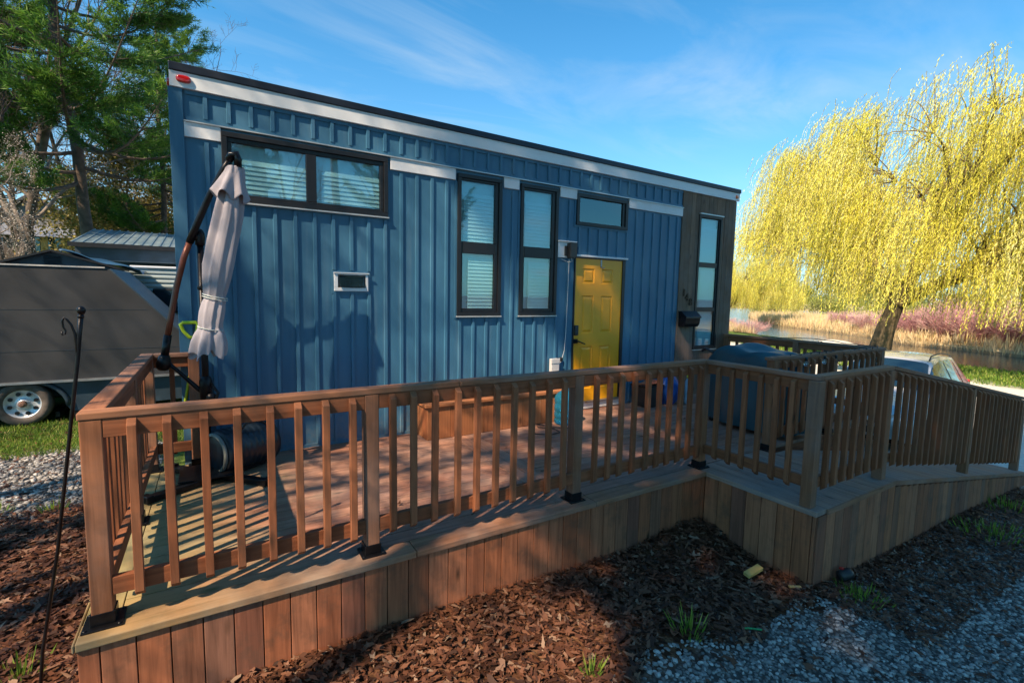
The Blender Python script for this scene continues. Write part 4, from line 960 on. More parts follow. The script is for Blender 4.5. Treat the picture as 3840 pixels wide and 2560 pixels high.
# camper
cp=empty('camper',(.8,11,-.45),'white camper with ribbed siding and a dark window, behind the grey trailer and the house','camper')
b=MB(); b.prism([(-1.12,.0),(3.8,.0),(3.8,2.02),(-.75,2.02),(-1.0,1.94),(-1.12,1.75)],'y',10.55,12.4); sub(cp,b,'body',plain('camper_teal_white',(.42,.52,.56),.4,0,.06,3),recalc=True)
b=MB()
for k in range(19):
    z=.1+k*.1
    if z<1.95: b.prism([(10.55,z),(10.525,z+.02),(10.525,z+.055),(10.55,z+.075)],'x',-1.10 if z<1.7 else -.95,3.8)
sub(cp,b,'ribbed_siding',plain('camper_rib_white',(.50,.60,.63),.35,.1,.08,3),recalc=True)
b=MB(); b.box(-.9,3.8,10.5,12.4,2.022,2.07); sub(cp,b,'roof',M_FASCIA,bevel=.01)
wo_=sub(cp,MB().box(-.52,.45,10.49,10.53,1.04,1.58),'window',M_FRAME,bevel=.03); sub(wo_,MB().box(-.48,-.06,10.482,10.49,1.08,1.54).box(-.02,.41,10.482,10.49,1.08,1.54),'pane',M_DARKGLASS)
# metal-roofed carport
mm,nt_,b_,o_=mat('ribbed_metal_roof'); co=nd(nt_,'ShaderNodeTexCoord').outputs['Object']
wv=nd(nt_,'ShaderNodeTexWave',{'Vector':co,'Scale':1.6},wave_type='BANDS',bands_direction='X'); n_=nd(nt_,'ShaderNodeTexNoise',{'Vector':co,'Scale':3.})
setc(nt_,b_.inputs['Base Color'],ramp(nt_,n_.outputs[0],[(.3,(.16,.26,.34)),(.7,(.30,.40,.46))])); b_.inputs['Metallic'].default_value=.5; b_.inputs['Roughness'].default_value=.35; bump(nt_,b_,wv.outputs[0],.6,.02)
ct=empty('carport',(0,13,-.45),'open carport with a ribbed blue-grey metal roof and dark beam, behind the camper','carport')
b=MB(); b.frame((-2.12,11.95,2.56),X_,Vector((0,1,.20)).normalized(),Vector((0,-.2,1)).normalized(),5.4,2.9,.03)
x=-2.1
while x<3.2: b.frame((x,11.95,2.59),X_,Vector((0,1,.20)).normalized(),Vector((0,-.2,1)).normalized(),.03,2.9,.022); x+=.18
sub(ct,b,'roof',mm)
sub(ct,MB().box(-2.05,3.2,12.05,12.12,2.20,2.50,long='x'),'beam',M_NAVY)
b=MB(); b.box(-2.15,3.25,11.93,11.95,2.50,2.60); sub(ct,b,'gutter',M_FRAME)
for x in (-1.55,.4,3.0): sub(ct,MB().box(x,x+.08,12.05,12.13,-.45,2.20,long='z'),'post',M_PLATE)
sub(ct,MB().box(-2.0,3.2,14.3,14.4,-.45,2.9),'back_wall',M_NAVY)
# cabin with pine shutters and house behind
cb_=empty('wooden_cabin',(-6,29,-.45),'small cabin with yellow pine shutters and black windows under a low grey roof, far left','cabin')
M_PINEW=plain('yellow_pine_boards',(.62,.36,.12),.7,0,.15,4)
b=MB(); b.box(-7.3,-4.95,28,31,-.45,3.86); sub(cb_,b,'wall',plain('dark_brown_board',(.10,.07,.055),.8))
for x0,x1,z0,z1 in ((-6.95,-6.52,2.9,3.85),(-6.05,-5.80,3.0,3.83),(-5.32,-5.0,3.1,3.83)):
    s_o=sub(cb_,MB().box(x0,x1,27.93,28,z0,z1,long='z'),'shutter',M_PINEW); sub(s_o,MB().box(x0,x1,27.90,27.93,z0+.38,z0+.45),'batten',M_PINEW)
for x0,x1 in ((-6.52,-6.08),(-5.80,-5.35)): sub(cb_,MB().box(x0,x1,27.95,28,2.9,3.8),'window',M_DARKGLASS)
b=MB(); b.prism([(27.6,3.80),(31.4,3.80),(29.5,4.45)],'x',-7.6,-4.2); sub(cb_,b,'roof',plain('grey_shingle',(.18,.20,.24),.8,0,.2,6),recalc=True)
gh=empty('grey_house',(-8.4,37,-.45),'grey gabled house half hidden by bare trees beyond the cabin','house')
sub(gh,MB().prism([(-11.5,-.45),(-4.5,-.45),(-4.5,3.9),(-8.,6.6),(-11.5,3.9)],'y',36,42),'wall',plain('grey_lap_siding',(.20,.20,.22),.8,0,.15,3),recalc=True)
b=MB(); b.frame((-8,35.6,6.65),Vector((1,0,-.77)).normalized(),Y_,Vector((.77,0,1)).normalized(),4.8,7,.12); b.frame((-8,35.6,6.65),Vector((-1,0,-.77)).normalized(),Y_,Vector((-.77,0,1)).normalized(),4.8,7,.12); sub(gh,b,'roof',plain('dark_grey_shingle',(.07,.07,.08),.85))
# ---------------- car ----------------
def car():
    root=empty('parked_car',(10.1,1.17,-.97),'silver compact car parked on the gravel beyond the ramp, facing the deck','car')
    root.rotation_euler=(0,rad(1.0),rad(6)); 
    paint=plain('silver_beige_paint',(.60,.63,.66),.28,.25,.04,3,coat=.8)
    # stations: s, half width belt, belt z, half width top, top z
    S=[(0,.60,.55,.50,.60),(.06,.74,.62,.62,.70),(.3,.82,.70,.70,.80),(.9,.86,.82,.74,.92),(1.15,.87,.87,.74,.97),(1.55,.88,.91,.66,1.27),(1.95,.88,.93,.60,1.50),(2.4,.88,.94,.59,1.57),(3.1,.88,.95,.59,1.57),(3.7,.87,.96,.575,1.52),(4.0,.86,.97,.56,1.44),(4.25,.83,.95,.56,1.15),(4.38,.78,.88,.60,.98),(4.42,.70,.6,.60,.66)]
    def ring(s):
        a=[np.interp(s,[q[0] for q in S],[q[k] for q in S]) for k in range(1,5)]
        hb,zb,ht,zt=a; zlow=.22 if .1<s<4.3 else .30
        R=[(-hb*.96,zlow),(-hb*1.0,zlow+.14),(-hb*1.01,(zlow+zb)/2),(-hb,zb),(-(hb*.45+ht*.55),zb+(zt-zb)*.55),(-ht,zt-.02),(-ht*.5,zt+.018)]
        return R+[(0,zt+.025)]+[(-x,z) for x,z in R[::-1]]
    ss=np.linspace(0,4.42,60); b=MB(); rings=[ring(s) for s in ss]; n=15
    vs=[(s,x,z) for s,R in zip(ss,rings) for x,z in R]
    fs=[]
    for i in range(59):
        sm=(ss[i]+ss[i+1])/2
        for k in range(n-1):
            wheel=any(abs(sm-c)<.36 for c in (.82,3.45)) and k in (0,1,n-2,n-3)
            if wheel: continue
            fs.append((i*n+k,i*n+k+1,(i+1)*n+k+1,(i+1)*n+k))
    fs.append(tuple(range(n))); fs.append(tuple((59)*n+k for k in range(n))[::-1])
    b.add(vs,fs); bo=b.build('body',paint,root,smooth=True,recalc=True)
    def panel(s0,s1,k0,k1,name,m,off=.008,ns=10,mid=None):
        """curved glass panel lifted off the body between ring positions k0..k1"""
        b=MB()
        def fn(u,v):
            s=s0+(s1-s0)*u; R=ring(s); k=k0+(k1-k0)*v; i=min(int(k),n-2); t=k-i
            x=R[i][0]*(1-t)+R[i+1][0]*t; z=R[i][1]*(1-t)+R[i+1][1]*t
            return (s-(off if abs(k1-k0)>3 else 0),x+(-off if x<-.3 and abs(k1-k0)<3 else off if x>.3 and abs(k1-k0)<3 else 0),z+off*.6)
        b.grid(fn,ns,8 if mid is None else 14); return b.build(name,m,root,smooth=True)
    panel(1.22,1.90,3.75,10.25,'windshield',M_DARKGLASS,.02,10,1)
    for sgn in (0,1):
        K=(lambda a,c:(a,c)) if sgn==0 else (lambda a,c:(14-a,14-c))
        for s0,s1 in ((1.78,2.55),(2.63,3.35),(3.42,3.90)): panel(s0,s1,*K(3.15,4.80),'side_window',M_DARKGLASS)
    panel(4.03,4.22,4.0,10.0,'rear_window',M_DARKGLASS,-.02,6,1)
    for x in (-1,1):
        y=x*.84
        b=MB().lathe((.82,y+(.0 if x>0 else -.0),.31),[(.19,-.09),(.27,-.105),(.31,-.08),(.31,.08),(.27,.105),(.19,.09)],28,axis=(0,1,0),caps=False); wv_=b.build('wheel',M_TYRE,root,smooth=True)
        MB().lathe((.82,y+x*.085,.31),[(.0,.0),(.06,.012),(.17,.0),(.19,.02)],20,axis=(0,x,0),caps=False).build('rim',M_ALU,wv_,smooth=True)
        b=MB().lathe((3.45,y,.31),[(.19,-.09),(.27,-.105),(.31,-.08),(.31,.08),(.27,.105),(.19,.09)],28,axis=(0,1,0),caps=False); wv_=b.build('wheel',M_TYRE,root,smooth=True)
        MB().lathe((3.45,y+x*.085,.31),[(.0,.0),(.06,.012),(.17,.0),(.19,.02)],20,axis=(0,x,0),caps=False).build('rim',M_ALU,wv_,smooth=True)
        b=MB().grid(lambda u,v:(.02+.28*u,x*(.52+.26*u),.60+.10*v+.06*u),8,5); b.build('headlight',plain('clear_lamp',(.7,.75,.8),.08,.3,.1,coat=1),root,smooth=True)
        b=MB().box(4.30,4.40,min(x*.62,x*.80),max(x*.62,x*.80),.78,1.02); b.build('tail_light',M_RED,root,bevel=.02)
        mi=MB().lathe((1.80,x*.99,.98),[(.02,-.12),(.065,-.09),(.078,0),(.065,.09),(.02,.12)],14,axis=(.15,1,0)); mi=mi.build('side_mirror',paint,root,smooth=True)
        MB().box(1.74,1.80,min(x*.86,x*.97),max(x*.86,x*.97),.94,.97).build('mirror_arm',M_BLACKPLAST,mi)
        MB().tube([(2.0,x*.555,1.52),(2.1,x*.555,1.60),(2.8,x*.55,1.625),(3.6,x*.54,1.57),(3.75,x*.535,1.52)],.014,6).build('roof_rail',M_BLACKPLAST,root,smooth=True)
    MB().box(-.015,.03,-.45,.45,.34,.46).build('grille',M_FRAME,root,bevel=.02)
    MB().box(.5,4.1,-.7,.7,.12,.24).build('underbody',M_FRAME,root)
car()
# row boat with cover beyond the car
bt=empty('rowing_boat',(21.8,6.75,-1.15),'small teal boat under a pale cover near the shore, left of the willow trunk','boat')
def hull(u,v):
    s=u*2-1; wdt=.62*(1-abs(s)**2.6)**.5+.02; th=math.pi*v; return (s*1.55,-wdt*math.cos(th),-.34*math.sin(th)**.7*(1-.3*s*s))
def bput(o): o.parent=bt; o.location=(0,0,1.02); o.rotation_euler=(0,0,rad(52)); o.scale=(.72,.72,.8); return o
bput(MB().grid(hull,26,14).build('hull',plain('teal_gelcoat',(.02,.35,.28),.3,0,.1,4),smooth=True))
bput(MB().grid(lambda u,v:((u*2-1)*1.5,(v*2-1)*(.60*(1-abs(u*2-1)**2.6)**.5+.02),.06+.16*(1-(2*v-1)**2)*(1-abs(u*2-1)**3)),26,12).build('cover',plain('pale_boat_cover',(.70,.68,.62),.6,0,.12,6),smooth=True))
bput(MB().tube([((math.cos(t))*1.57,.64*math.copysign(abs(math.sin(t))**.8,math.sin(t)),.02) for t in np.linspace(0,2*math.pi,41)],.03,8).build('gunwale',M_FRAME,smooth=True))
b=MB()
for s in (-.8,.8):
    for y in (-.4,.4): b.box(s-.03,s+.03,y-.03,y+.03,-1.05,-.22)
    b.box(s-.03,s+.03,-.45,.45,-.28,-.22)
bput(b.build('trestle',W_RAIL))
# long pale building far right
lb=empty('long_white_building',(92,15,-1),'long low white building far across the water at the right edge','building')
b=MB().box(88,94,4,21,-1.,1.35); sub(lb,b,'wall',plain('white_wall',(.72,.72,.72),.7)); sub(lb,MB().prism([(87.5,1.35),(94.5,1.35),(91,2.1)],'y',3.5,21.5),'roof',plain('pale_roof',(.5,.52,.55),.6))
for k in range(5): sub(lb,MB().box(87.9,88,5.+k*3.2,6.4+k*3.2,.2,.95),'window',M_DARKGLASS)
# ---------------- vegetation ----------------
def tubes_np(paths,n=5):
    """paths: list of (pts (k,3) array, radii (k,)) -> V,F arrays"""
    Vs=[];Fs=[];o=0
    ang=np.arange(n)*2*np.pi/n; ca,sa=np.cos(ang),np.sin(ang)
    for P,r in paths:
        P=np.asarray(P,float); k=len(P); T=np.gradient(P,axis=0); T/=np.linalg.norm(T,axis=1)[:,None]+1e-9
        ref=np.where(np.abs(T[:,2:3])<.9,np.array([[0,0,1.]]),np.array([[1.,0,0]]))
        A=np.cross(T,ref); A/=np.linalg.norm(A,axis=1)[:,None]+1e-9; B=np.cross(T,A)
        V=P[:,None,:]+(A[:,None,:]*ca[None,:,None]+B[:,None,:]*sa[None,:,None])*np.asarray(r)[:,None,None]
        Vs.append(V.reshape(-1,3)); i,j=np.meshgrid(np.arange(k-1),np.arange(n),indexing='ij'); a=(o+i*n+j).ravel(); b=(o+i*n+(j+1)%n).ravel()
        Fs.append(np.stack([a,b,b+n,a+n],-1)); o+=k*n
    return np.concatenate(Vs),np.concatenate(Fs)
def blades(P,D,L,W,N=None,rg=rng):
    """thin quads: base P, direction D, length L, width W"""
    m=len(P); D=D/np.linalg.norm(D,axis=1)[:,None]
    if N is None: N=rg.normal(size=(m,3))
    S=np.cross(D,N); S/=np.linalg.norm(S,axis=1)[:,None]+1e-9
    L=np.broadcast_to(L,(m,))[:,None];W=np.broadcast_to(W,(m,))[:,None]
    a=P-S*W/2;b=P+S*W/2;c=P+D*L*.6+S*W/2;d=P+D*L*.6-S*W/2;e=P+D*L
    V=np.stack([a,b,c,d,e],1).reshape(-1,3); o=np.arange(m)*5
    # two quads: base part and pointed tip (degenerate-free)
    F=np.stack([o,o+1,o+2,o+3],-1); F2=np.stack([o+3,o+2,o+4],-1)
    return V,F,F2
def leafcards(P,D,L,W,rg=rng,N=None):
    """diamond leaves, one quad each"""
    m=len(P); D=D/(np.linalg.norm(D,axis=1)[:,None]+1e-9)
    if N is None: N=rg.normal(size=(m,3))
    S=np.cross(D,N); S/=np.linalg.norm(S,axis=1)[:,None]+1e-9
    L=np.broadcast_to(L,(m,))[:,None];W=np.broadcast_to(W,(m,))[:,None]
    V=np.stack([P,P+D*L*.45+S*W/2,P+D*L,P+D*L*.45-S*W/2],1).reshape(-1,3); o=np.arange(m)*4
    return V,np.stack([o,o+1,o+2,o+3],-1)
# --- bare deciduous tree ---
def bare_tree(seed,H=12,spread=1.,levels=4,dens=1.,trunk_r=.16,first=.25,n1=11):
    rg=np.random.default_rng(seed); trunk=[];br=[];tips=[]
    def grow(p,d,L,r,lv):
        k={0:9,1:7,2:6}.get(lv,4); P=[p];R=[r];q=p.copy();dd=d/np.linalg.norm(d)
        for i in range(k):
            dd=dd+rg.normal(size=3)*(.06 if lv==0 else .16)+np.array([0,0,.05 if lv else .02]); dd/=np.linalg.norm(dd); q=q+dd*L/k; P.append(q); R.append(r*(1-.82*(i+1)/k)+.002)
        (trunk if lv==0 else br).append((np.array(P),np.array(R)))
        if lv>=levels: tips.append(q); return
        nc={0:int(n1*dens),1:int(7*dens),2:int(6*dens),3:int(4*dens)}[lv]
        for c in range(nc):
            t=(first if lv==0 else .25)+(1-(first if lv==0 else .25))*(c+rg.random()*.8)/nc; t=min(t,.98); i=int(t*k); f=t*k-i
            b=P[i]*(1-f)+P[min(i+1,k)]*f; rr=(R[i]*(1-f)+R[min(i+1,k)]*f)
            az=rg.random()*6.283; up_=(.55+.5*rg.random())*(1. if lv==0 else .8)
            a=P[min(i+1,k)]-P[i]; a/=np.linalg.norm(a)+1e-9; o=np.cross(a,[math.cos(az),math.sin(az),.3]); o/=np.linalg.norm(o)+1e-9
            nd_=a*up_+o*(spread*(.9 if lv==0 else 1.)); grow(b,nd_,L*(.48 if lv==0 else .50)*(1.15-.6*t)*(.8+.4*rg.random()),max(rr*.55,.0035),lv+1)
    grow(np.array([0,0,-.1]),np.array([.03,.02,1.]),H,trunk_r,0)
    return trunk,br,np.array(tips)
def make_tree(name,trunk,br,m1,m2,label,cat,group,extra=None,nb=4):
    root=empty(name,(0,0,0),label,cat,group)
    V,F=tubes_np(trunk,12); np_mesh('trunk',V,F,m1,parent=root,smooth=True)
    if br:
        thick=[b for b in br if b[1][0]>.012]; thin=[b for b in br if b[1][0]<=.012]
        V,F=tubes_np(thick,5) if thick else (np.zeros((0,3)),np.zeros((0,4),int)); V2,F2=tubes_np(thin,3) if thin else (np.zeros((0,3)),np.zeros((0,4),int))
        np_mesh('branches',np.concatenate([V,V2]),np.concatenate([F,F2+len(V)]).astype(int),m2,parent=root)
    if extra:
        for nm,(V,F,rn,m) in extra.items(): np_mesh(nm,V,F,m,rnd=rn,parent=root)
    return root
def place(root,x,y,s=1.,rz_=0.,label=None,z=None,tilt=(0,0)):
    root.location=(x,y,gz(x,y)-.05 if z is None else z); root.scale=(s,s,s); root.rotation_euler=(tilt[0],tilt[1],rz_)
    if label: root['label']=label
    return root
def fill_label(root,lab): root['label']=lab
# --- pine ---
def pine(seed,H=17,base=2.2,R=3.4,nl=46,blades_per=16,lean=.0,tuft=.17,dens=1.,tp=.75):
    rg=np.random.default_rng(seed); k=14; tz_=np.linspace(0,H,k); T=np.stack([lean*np.sin(tz_/H*2.2)*1.0+.05*np.sin(tz_*1.3),.05*np.cos(tz_*.9),tz_-.1],-1)
    trunk=[(T,.165*(1-.93*tz_/H)+.01)]; br=[];TP=[];TD=[];TR=[]
    for i in range(nl):
        t=(i+rg.random())/nl; z=base+(H-base)*t; c=np.array([np.interp(z,tz_,T[:,0]),np.interp(z,tz_,T[:,1]),z-.1])
        L=R*(1-t)**tp*(.55+.6*rg.random())*(.75 if t<.12 else 1)+.5; az=rg.random()*6.283; slope=.10+.45*t+rg.normal()*.08
        d=np.array([math.cos(az),math.sin(az),slope]); n=8; ss=np.linspace(0,1,n); side=rg.normal()*.25
        P=c+d[None]*ss[:,None]*L+np.stack([-math.sin(az)*side*ss**2*L,math.cos(az)*side*ss**2*L,(-.18*np.sin(ss*3.0)+.16*ss**2)*L],-1)
        br.append((P,(.045*(1-t)+.014)*(1-.85*ss)))
        m=int(L*7*dens)+3
        for j in range(m):
            s=.22+.78*(j+rg.random())/m; q=np.array([np.interp(s,ss,P[:,a]) for a in range(3)])
            sg_=1 if rg.random()<.5 else -1; a2=az+sg_*(.55+.7*rg.random()); l2=L*(.34*(1.15-s))*(.6+.8*rg.random())+.18
            dv=np.array([math.cos(a2),math.sin(a2),.12+.25*rg.random()]); e=q+dv*l2; br.append((np.array([q,(q+e)/2+[0,0,-.02],e]),np.array([.010,.007,.004])))
            nt_=int(l2/.13)+2
            for u in range(nt_):
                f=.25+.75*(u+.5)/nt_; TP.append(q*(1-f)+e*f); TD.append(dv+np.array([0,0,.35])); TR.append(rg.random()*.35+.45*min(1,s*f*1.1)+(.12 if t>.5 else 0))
    TP=np.array(TP);TD=np.array(TD);TR=np.array(TR); m=len(TP)
    P=np.repeat(TP,blades_per,0)+rg.normal(size=(m*blades_per,3))*.045; D=np.repeat(TD,blades_per,0); D=D/np.linalg.norm(D,axis=1)[:,None]+rg.normal(size=P.shape)*.75
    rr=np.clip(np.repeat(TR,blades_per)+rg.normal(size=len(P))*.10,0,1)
    V,F=leafcards(P,D,tuft*(.7+.6*rg.random(len(P))),.021,rg)
    return trunk,br,(V,F,rr)
tk,br,nee=pine(11,H=19,base=5.0,R=4.4,nl=64,dens=1.05,lean=-.25)
GP='pines beyond the trailer'
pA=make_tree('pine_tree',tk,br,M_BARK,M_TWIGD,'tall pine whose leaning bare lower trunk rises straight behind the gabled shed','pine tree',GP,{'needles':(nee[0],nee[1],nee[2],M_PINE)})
place(pA,-2.0,15.2,1.,.3,z=-.5,tilt=(0,rad(-3)))
#pB=copy_tree(pA); place(pB,-9.3,19.5,1.25,2.6,'dark dense pine filling the upper left corner, left of the leaning pine trunk',z=-.5)
pC=copy_tree(pA); place(pC,-1.0,21.5,.80,4.4,'pine with two-tone foliage reaching out above the left end of the house roof',z=-.5)
# --- bare trees, three shapes then copies ---
GB='bare trees beyond the trailers'
b1=bare_tree(3,H=12.5,spread=.85,dens=1.0); b2=bare_tree(5,H=11,spread=1.0,dens=1.05,trunk_r=.13); b3=bare_tree(8,H=9,spread=1.1,dens=1.1,first=.15,trunk_r=.12,n1=13)
t1=make_tree('bare_tree',b1[0],b1[1],M_BARK,M_TWIG,'tall leafless tree with pale upright twigs just left of the leaning pine trunk','tree',GB)
t2=make_tree('bare_tree',b2[0],b2[1],M_BARK,M_TWIGD,'dark leafless tree behind the carport roof, next to the corner of the house','tree',GB)
# blossoming small tree
rg=np.random.default_rng(4); tip=b3[2]; P=np.repeat(tip[::2],3,0); P=P+rg.normal(size=P.shape)*.10; V,F=leafcards(P,rg.normal(size=P.shape),.055,.045,rg)
t3=make_tree('blossom_tree',b3[0],b3[1],M_BARK,M_TWIG,'small spreading tree dusted with white blossom at the far left, above the grey trailer','tree',None,{'blossom':(V,F,rg.random(len(F)),M_BLOSSOM)})
place(t1,-4.7,18.7,1.,.3,z=-.5); place(t2,.4,23,1.,1.3,z=-.5); place(t3,-3.5,12.4,.5,1.,z=-.5)
spots=[(-5.3,20.5,1.05,2.,t1,'leafless tree at the very left edge with its crown crossing the dark pine'),(-6.1,25.2,1.1,4.,t2,'slim leafless tree standing behind the wooden cabin'),(-3.9,27,.95,5.,t1,'leafless tree right of the wooden cabin, behind the gabled shed'),
 (-8.2,33,1.2,.7,t2,'leafless tree left of the grey gabled house'),(-3,36,1.1,1.9,t1,'far leafless tree seen between the pine trunks'),(1.5,34,1.2,3.1,t2,'far leafless tree seen low beside the house corner'),(-6.5,44,1.25,.2,t1,'farthest leafless tree behind the grey gabled house roof'),(-3.9,14.6,.7,3.7,t2,'low twiggy leafless tree left of the blossom tree')]
for x,y,s,r_,src,lab in spots: q=copy_tree(src); place(q,x,y,s,r_,lab,z=-.5)
# olive-green leafing trees behind the carport
def leafy(seed,H,rx,rz2,n,size,m,name,label,cat,group=None,trunk_r=.11,c0=.35):
    rg=np.random.default_rng(seed); tr_,br_,tips_=bare_tree(seed,H=H,spread=1.,levels=3,dens=.9,trunk_r=trunk_r,first=.15)
    cl_=tips_[rg.integers(0,len(tips_),n)]; P=cl_+rg.normal(size=(n,3))*H*.045; V,F=leafcards(P,rg.normal(size=(n,3)),size,size*.7,rg)
    return make_tree(name,tr_,br_,M_BARK,M_TWIGD,label,cat,group,{'leaves':(V,F,np.clip(.5+rg.normal(size=n)*.25,0,1),m)})
o1=leafy(21,6.5,2,2,14000,.11,M_OLIVE,'leafing_tree','low olive-yellow leafing tree behind the carport roof, left one of two','tree','olive leafing trees behind the carport')
place(o1,-2.6,21,1.,0,z=-.5); o2=copy_tree(o1); place(o2,-.4,27,1.05,2.,'low olive-yellow leafing tree behind the carport, closest to the house corner',z=-.5)
o3=copy_tree(o1); place(o3,-5.2,33,1.1,4.,'olive-yellow leafing tree far behind the gabled shed',z=-.5)
# --- willow ---
def willow(seed,cx,cy,cz,rx,ry,rz2,base,n_cl,per,leafL=.12,leafW=.028,step=.085,zmin=.0):
    rg=np.random.default_rng(seed); base=np.array(base,float); c=np.array([cx,cy,cz]); paths=[];tk_=[]
    fork=base+np.array([.15,-.55,3.0]); tt=np.linspace(0,1,8)[:,None]
    tk_.append((base+(fork-base)*tt+np.array([0,.12,0])*np.sin(tt*3),.50-.17*tt[:,0]+.20*np.exp(-tt[:,0]*9)))
    limbs=[]
    for i in range(12):
        az=i/12*6.283+rg.normal()*.2; el=rg.uniform(.35,1.25); tgt=c+np.array([rx*math.cos(az)*math.cos(el)**.75,ry*math.sin(az)*math.cos(el)**.75,rz2*math.sin(el)])*rg.uniform(.58,.70)
        s=np.linspace(0,1,9)[:,None]; st=fork+rg.normal(size=3)*.15; mid=st*(1-s)+tgt*s+np.array([0,0,1.])*np.sin(s*np.pi)*rg.uniform(.2,.8)+np.cumsum(rg.normal(size=(9,3))*.16,0)*s
        paths.append((mid,.24*(1-.75*s[:,0]))); limbs.append(mid)
        for j in range(7):
            k=rg.integers(3,8); b=mid[k]; out=(b-c)/np.array([rx,ry,rz2]); out/=np.linalg.norm(out)+1e-6; t2=b+(out*np.array([rx,ry,rz2])*.20+rg.normal(size=3)*.9); s2=np.linspace(0,1,6)[:,None]
            q=b*(1-s2)+t2*s2+np.array([0,0,.6])*np.sin(s2*np.pi)+np.cumsum(rg.normal(size=(6,3))*.10,0)*s2; paths.append((q,.075*(1-.8*s2[:,0]))); limbs.append(q)
    allp=np.concatenate([l[2:] for l in limbs])
    LP=[];LD=[];LR=[];ST=[]
    for i in range(n_cl):
        gap=False
        if rg.random()<.62:
            az=rg.random()*6.283; el=math.asin(rg.random()**.8*.999); f=rg.uniform(.78,1.0); a=c+np.array([rx*math.cos(az)*math.cos(el)**.45,ry*math.sin(az)*math.cos(el)**.45,rz2*math.sin(el)**.8])*f
            a[2]+=.5*math.sin(az*5+el*4); a[:2]+=.4*np.sin(az*np.array([7,4])+3)
        else: a=allp[rg.integers(len(allp))]+rg.normal(size=3)*.5
        a[2]=min(a[2],cz+rz2*.95+.25*math.sin(a[1]*1.7+a[0]))
        if noise.noise(Vector(a*.42))>(.08 if 5.5<a[1]<12 and 3<a[2]<8.5 else .28) and a[2]>2: continue
        zmn=zmin+float(np.interp(a[1],[4,9,11.5,14.5],[.2,.6,2.2,4.0]))
        j=np.argmin(((allp-a)**2).sum(1)); q=allp[j]; s2=np.linspace(0,1,5)[:,None]
        if np.linalg.norm(q-a)>.3: paths.append((q*(1-s2)+a*s2+np.array([0,0,.35])*np.sin(s2*np.pi),.028*(1-.75*s2[:,0])))
        tone=rg.random()*.5+.1; Lc=rg.uniform(1.2,3.6)*(1.25 if a[2]<cz+rz2*.45 else 1.)
        outw=(a-c)*[1,1,0]; outw/=np.linalg.norm(outw)+1e-6
        for k in range(per):
            s0=a+rg.normal(size=3)*[.42,.42,.28]; L=Lc*rg.uniform(.6,1.2); L=min(L,max(.5,s0[2]-zmn-rg.random()*1.4)); n=int(L/step); u=(np.arange(n)+rg.random())/n*L
            o=outw*rg.uniform(.15,.5)+rg.normal(size=3)*[.12,.12,0]; hook=1-np.exp(-u*2.6)
            P=s0+o[None]*hook[:,None]+np.array([.0,.10,0])[None]*u[:,None]+np.stack([.09*np.sin(u*2.1+k),.10*np.cos(u*1.7+k*2)-.10,-u+.28*(1-np.exp(-u*3))*(1-u/L*.5)],-1)
            LP.append(P); d=np.tile([0,.18,-1.],(n,1))+rg.normal(size=(n,3))*.34; LD.append(d); LR.append(np.clip(tone+.35*rg.random(n)+.12,0,1))
            if k%2==0: ST.append((P[::max(1,n//4)],np.full(len(P[::max(1,n//4)]),.007)))
    LP=np.concatenate(LP);LD=np.concatenate(LD);LR=np.concatenate(LR)
    V,F=leafcards(LP,LD,leafL*rg.uniform(.7,1.4,len(LP)),leafW,rg)
    return tk_,paths+[s for s in ST if len(s[0])>2],(V,F,LR)
tk_,pp_,lf=willow(31,29.8,4.3,2.6,6.6,12.0,8.7,(28.9,8.1,-1.5),1080,19,leafL=.12,leafW=.027,step=.062)
M_WBARK=plain('willow_bark',(.13,.10,.06),.9,0,.5,3,.8,10)
wlw=make_tree('willow_tree',tk_,pp_,M_WBARK,plain('willow_limb',(.17,.13,.06),.9,0,.4,2),'big weeping willow in bright yellow spring leaf on the lake shore, right side','tree','weeping willows by the lake',{'leaves':(lf[0],lf[1],lf[2],M_WILLOW)})
w2=copy_tree(wlw); w2.scale=(.62,.62,.62); w2.rotation_euler=(0,0,rad(60)); v_=Matrix.Rotation(rad(60),3,'Z')@Vector((28.9,8.1,-1.5))*.62; w2.location=(53-v_.x,33.5-v_.y,-1.35-v_.z); w2['label']='smaller distant weeping willow showing beside the grey end wall of the house'
# --- dogwood and brush along the far bank ---
def bush(seed,n,H,sp,w_,name,label,cat,group,m):
    rg=np.random.default_rng(seed); paths=[]; az=rg.random(n)*6.283; le=rg.random(n)**.6*sp; hh=H*rg.uniform(.55,1.,n)
    P0=np.stack([np.cos(az)*.25*rg.random(n),np.sin(az)*.25*rg.random(n),np.full(n,-.1)],-1)
    Pm=P0+np.stack([np.cos(az)*le*.5,np.sin(az)*le*.5,hh*.6],-1); P1=P0+np.stack([np.cos(az)*le,np.sin(az)*le,hh],-1)
    k=5; Pt=[];D=[]
    for i in range(k):
        t=rg.random(n)[:,None]; a=Pm*(1-t)+P1*t; Pt.append(a); d=(P1-Pm)/np.linalg.norm(P1-Pm,axis=1)[:,None]+rg.normal(size=(n,3))*.4; D.append(d)
    V1,F1=leafcards(P0,Pm-P0+1e-6,np.linalg.norm(Pm-P0,axis=1)*1.1,w_,rg); V2,F2=leafcards(Pm,P1-Pm,np.linalg.norm(P1-Pm,axis=1),w_*.8,rg)
    V3,F3=leafcards(np.concatenate(Pt),np.concatenate(D),H*.28,w_*.6,rg)
    V=np.concatenate([V1,V2,V3]); F=np.concatenate([F1,F2+len(V1),F3+len(V1)+len(V2)])
    o=np_mesh(name,V,F,m,rnd=rg.random(len(F))); tag(o,label,cat,group); return o
GD='red-stemmed bushes along the far bank'
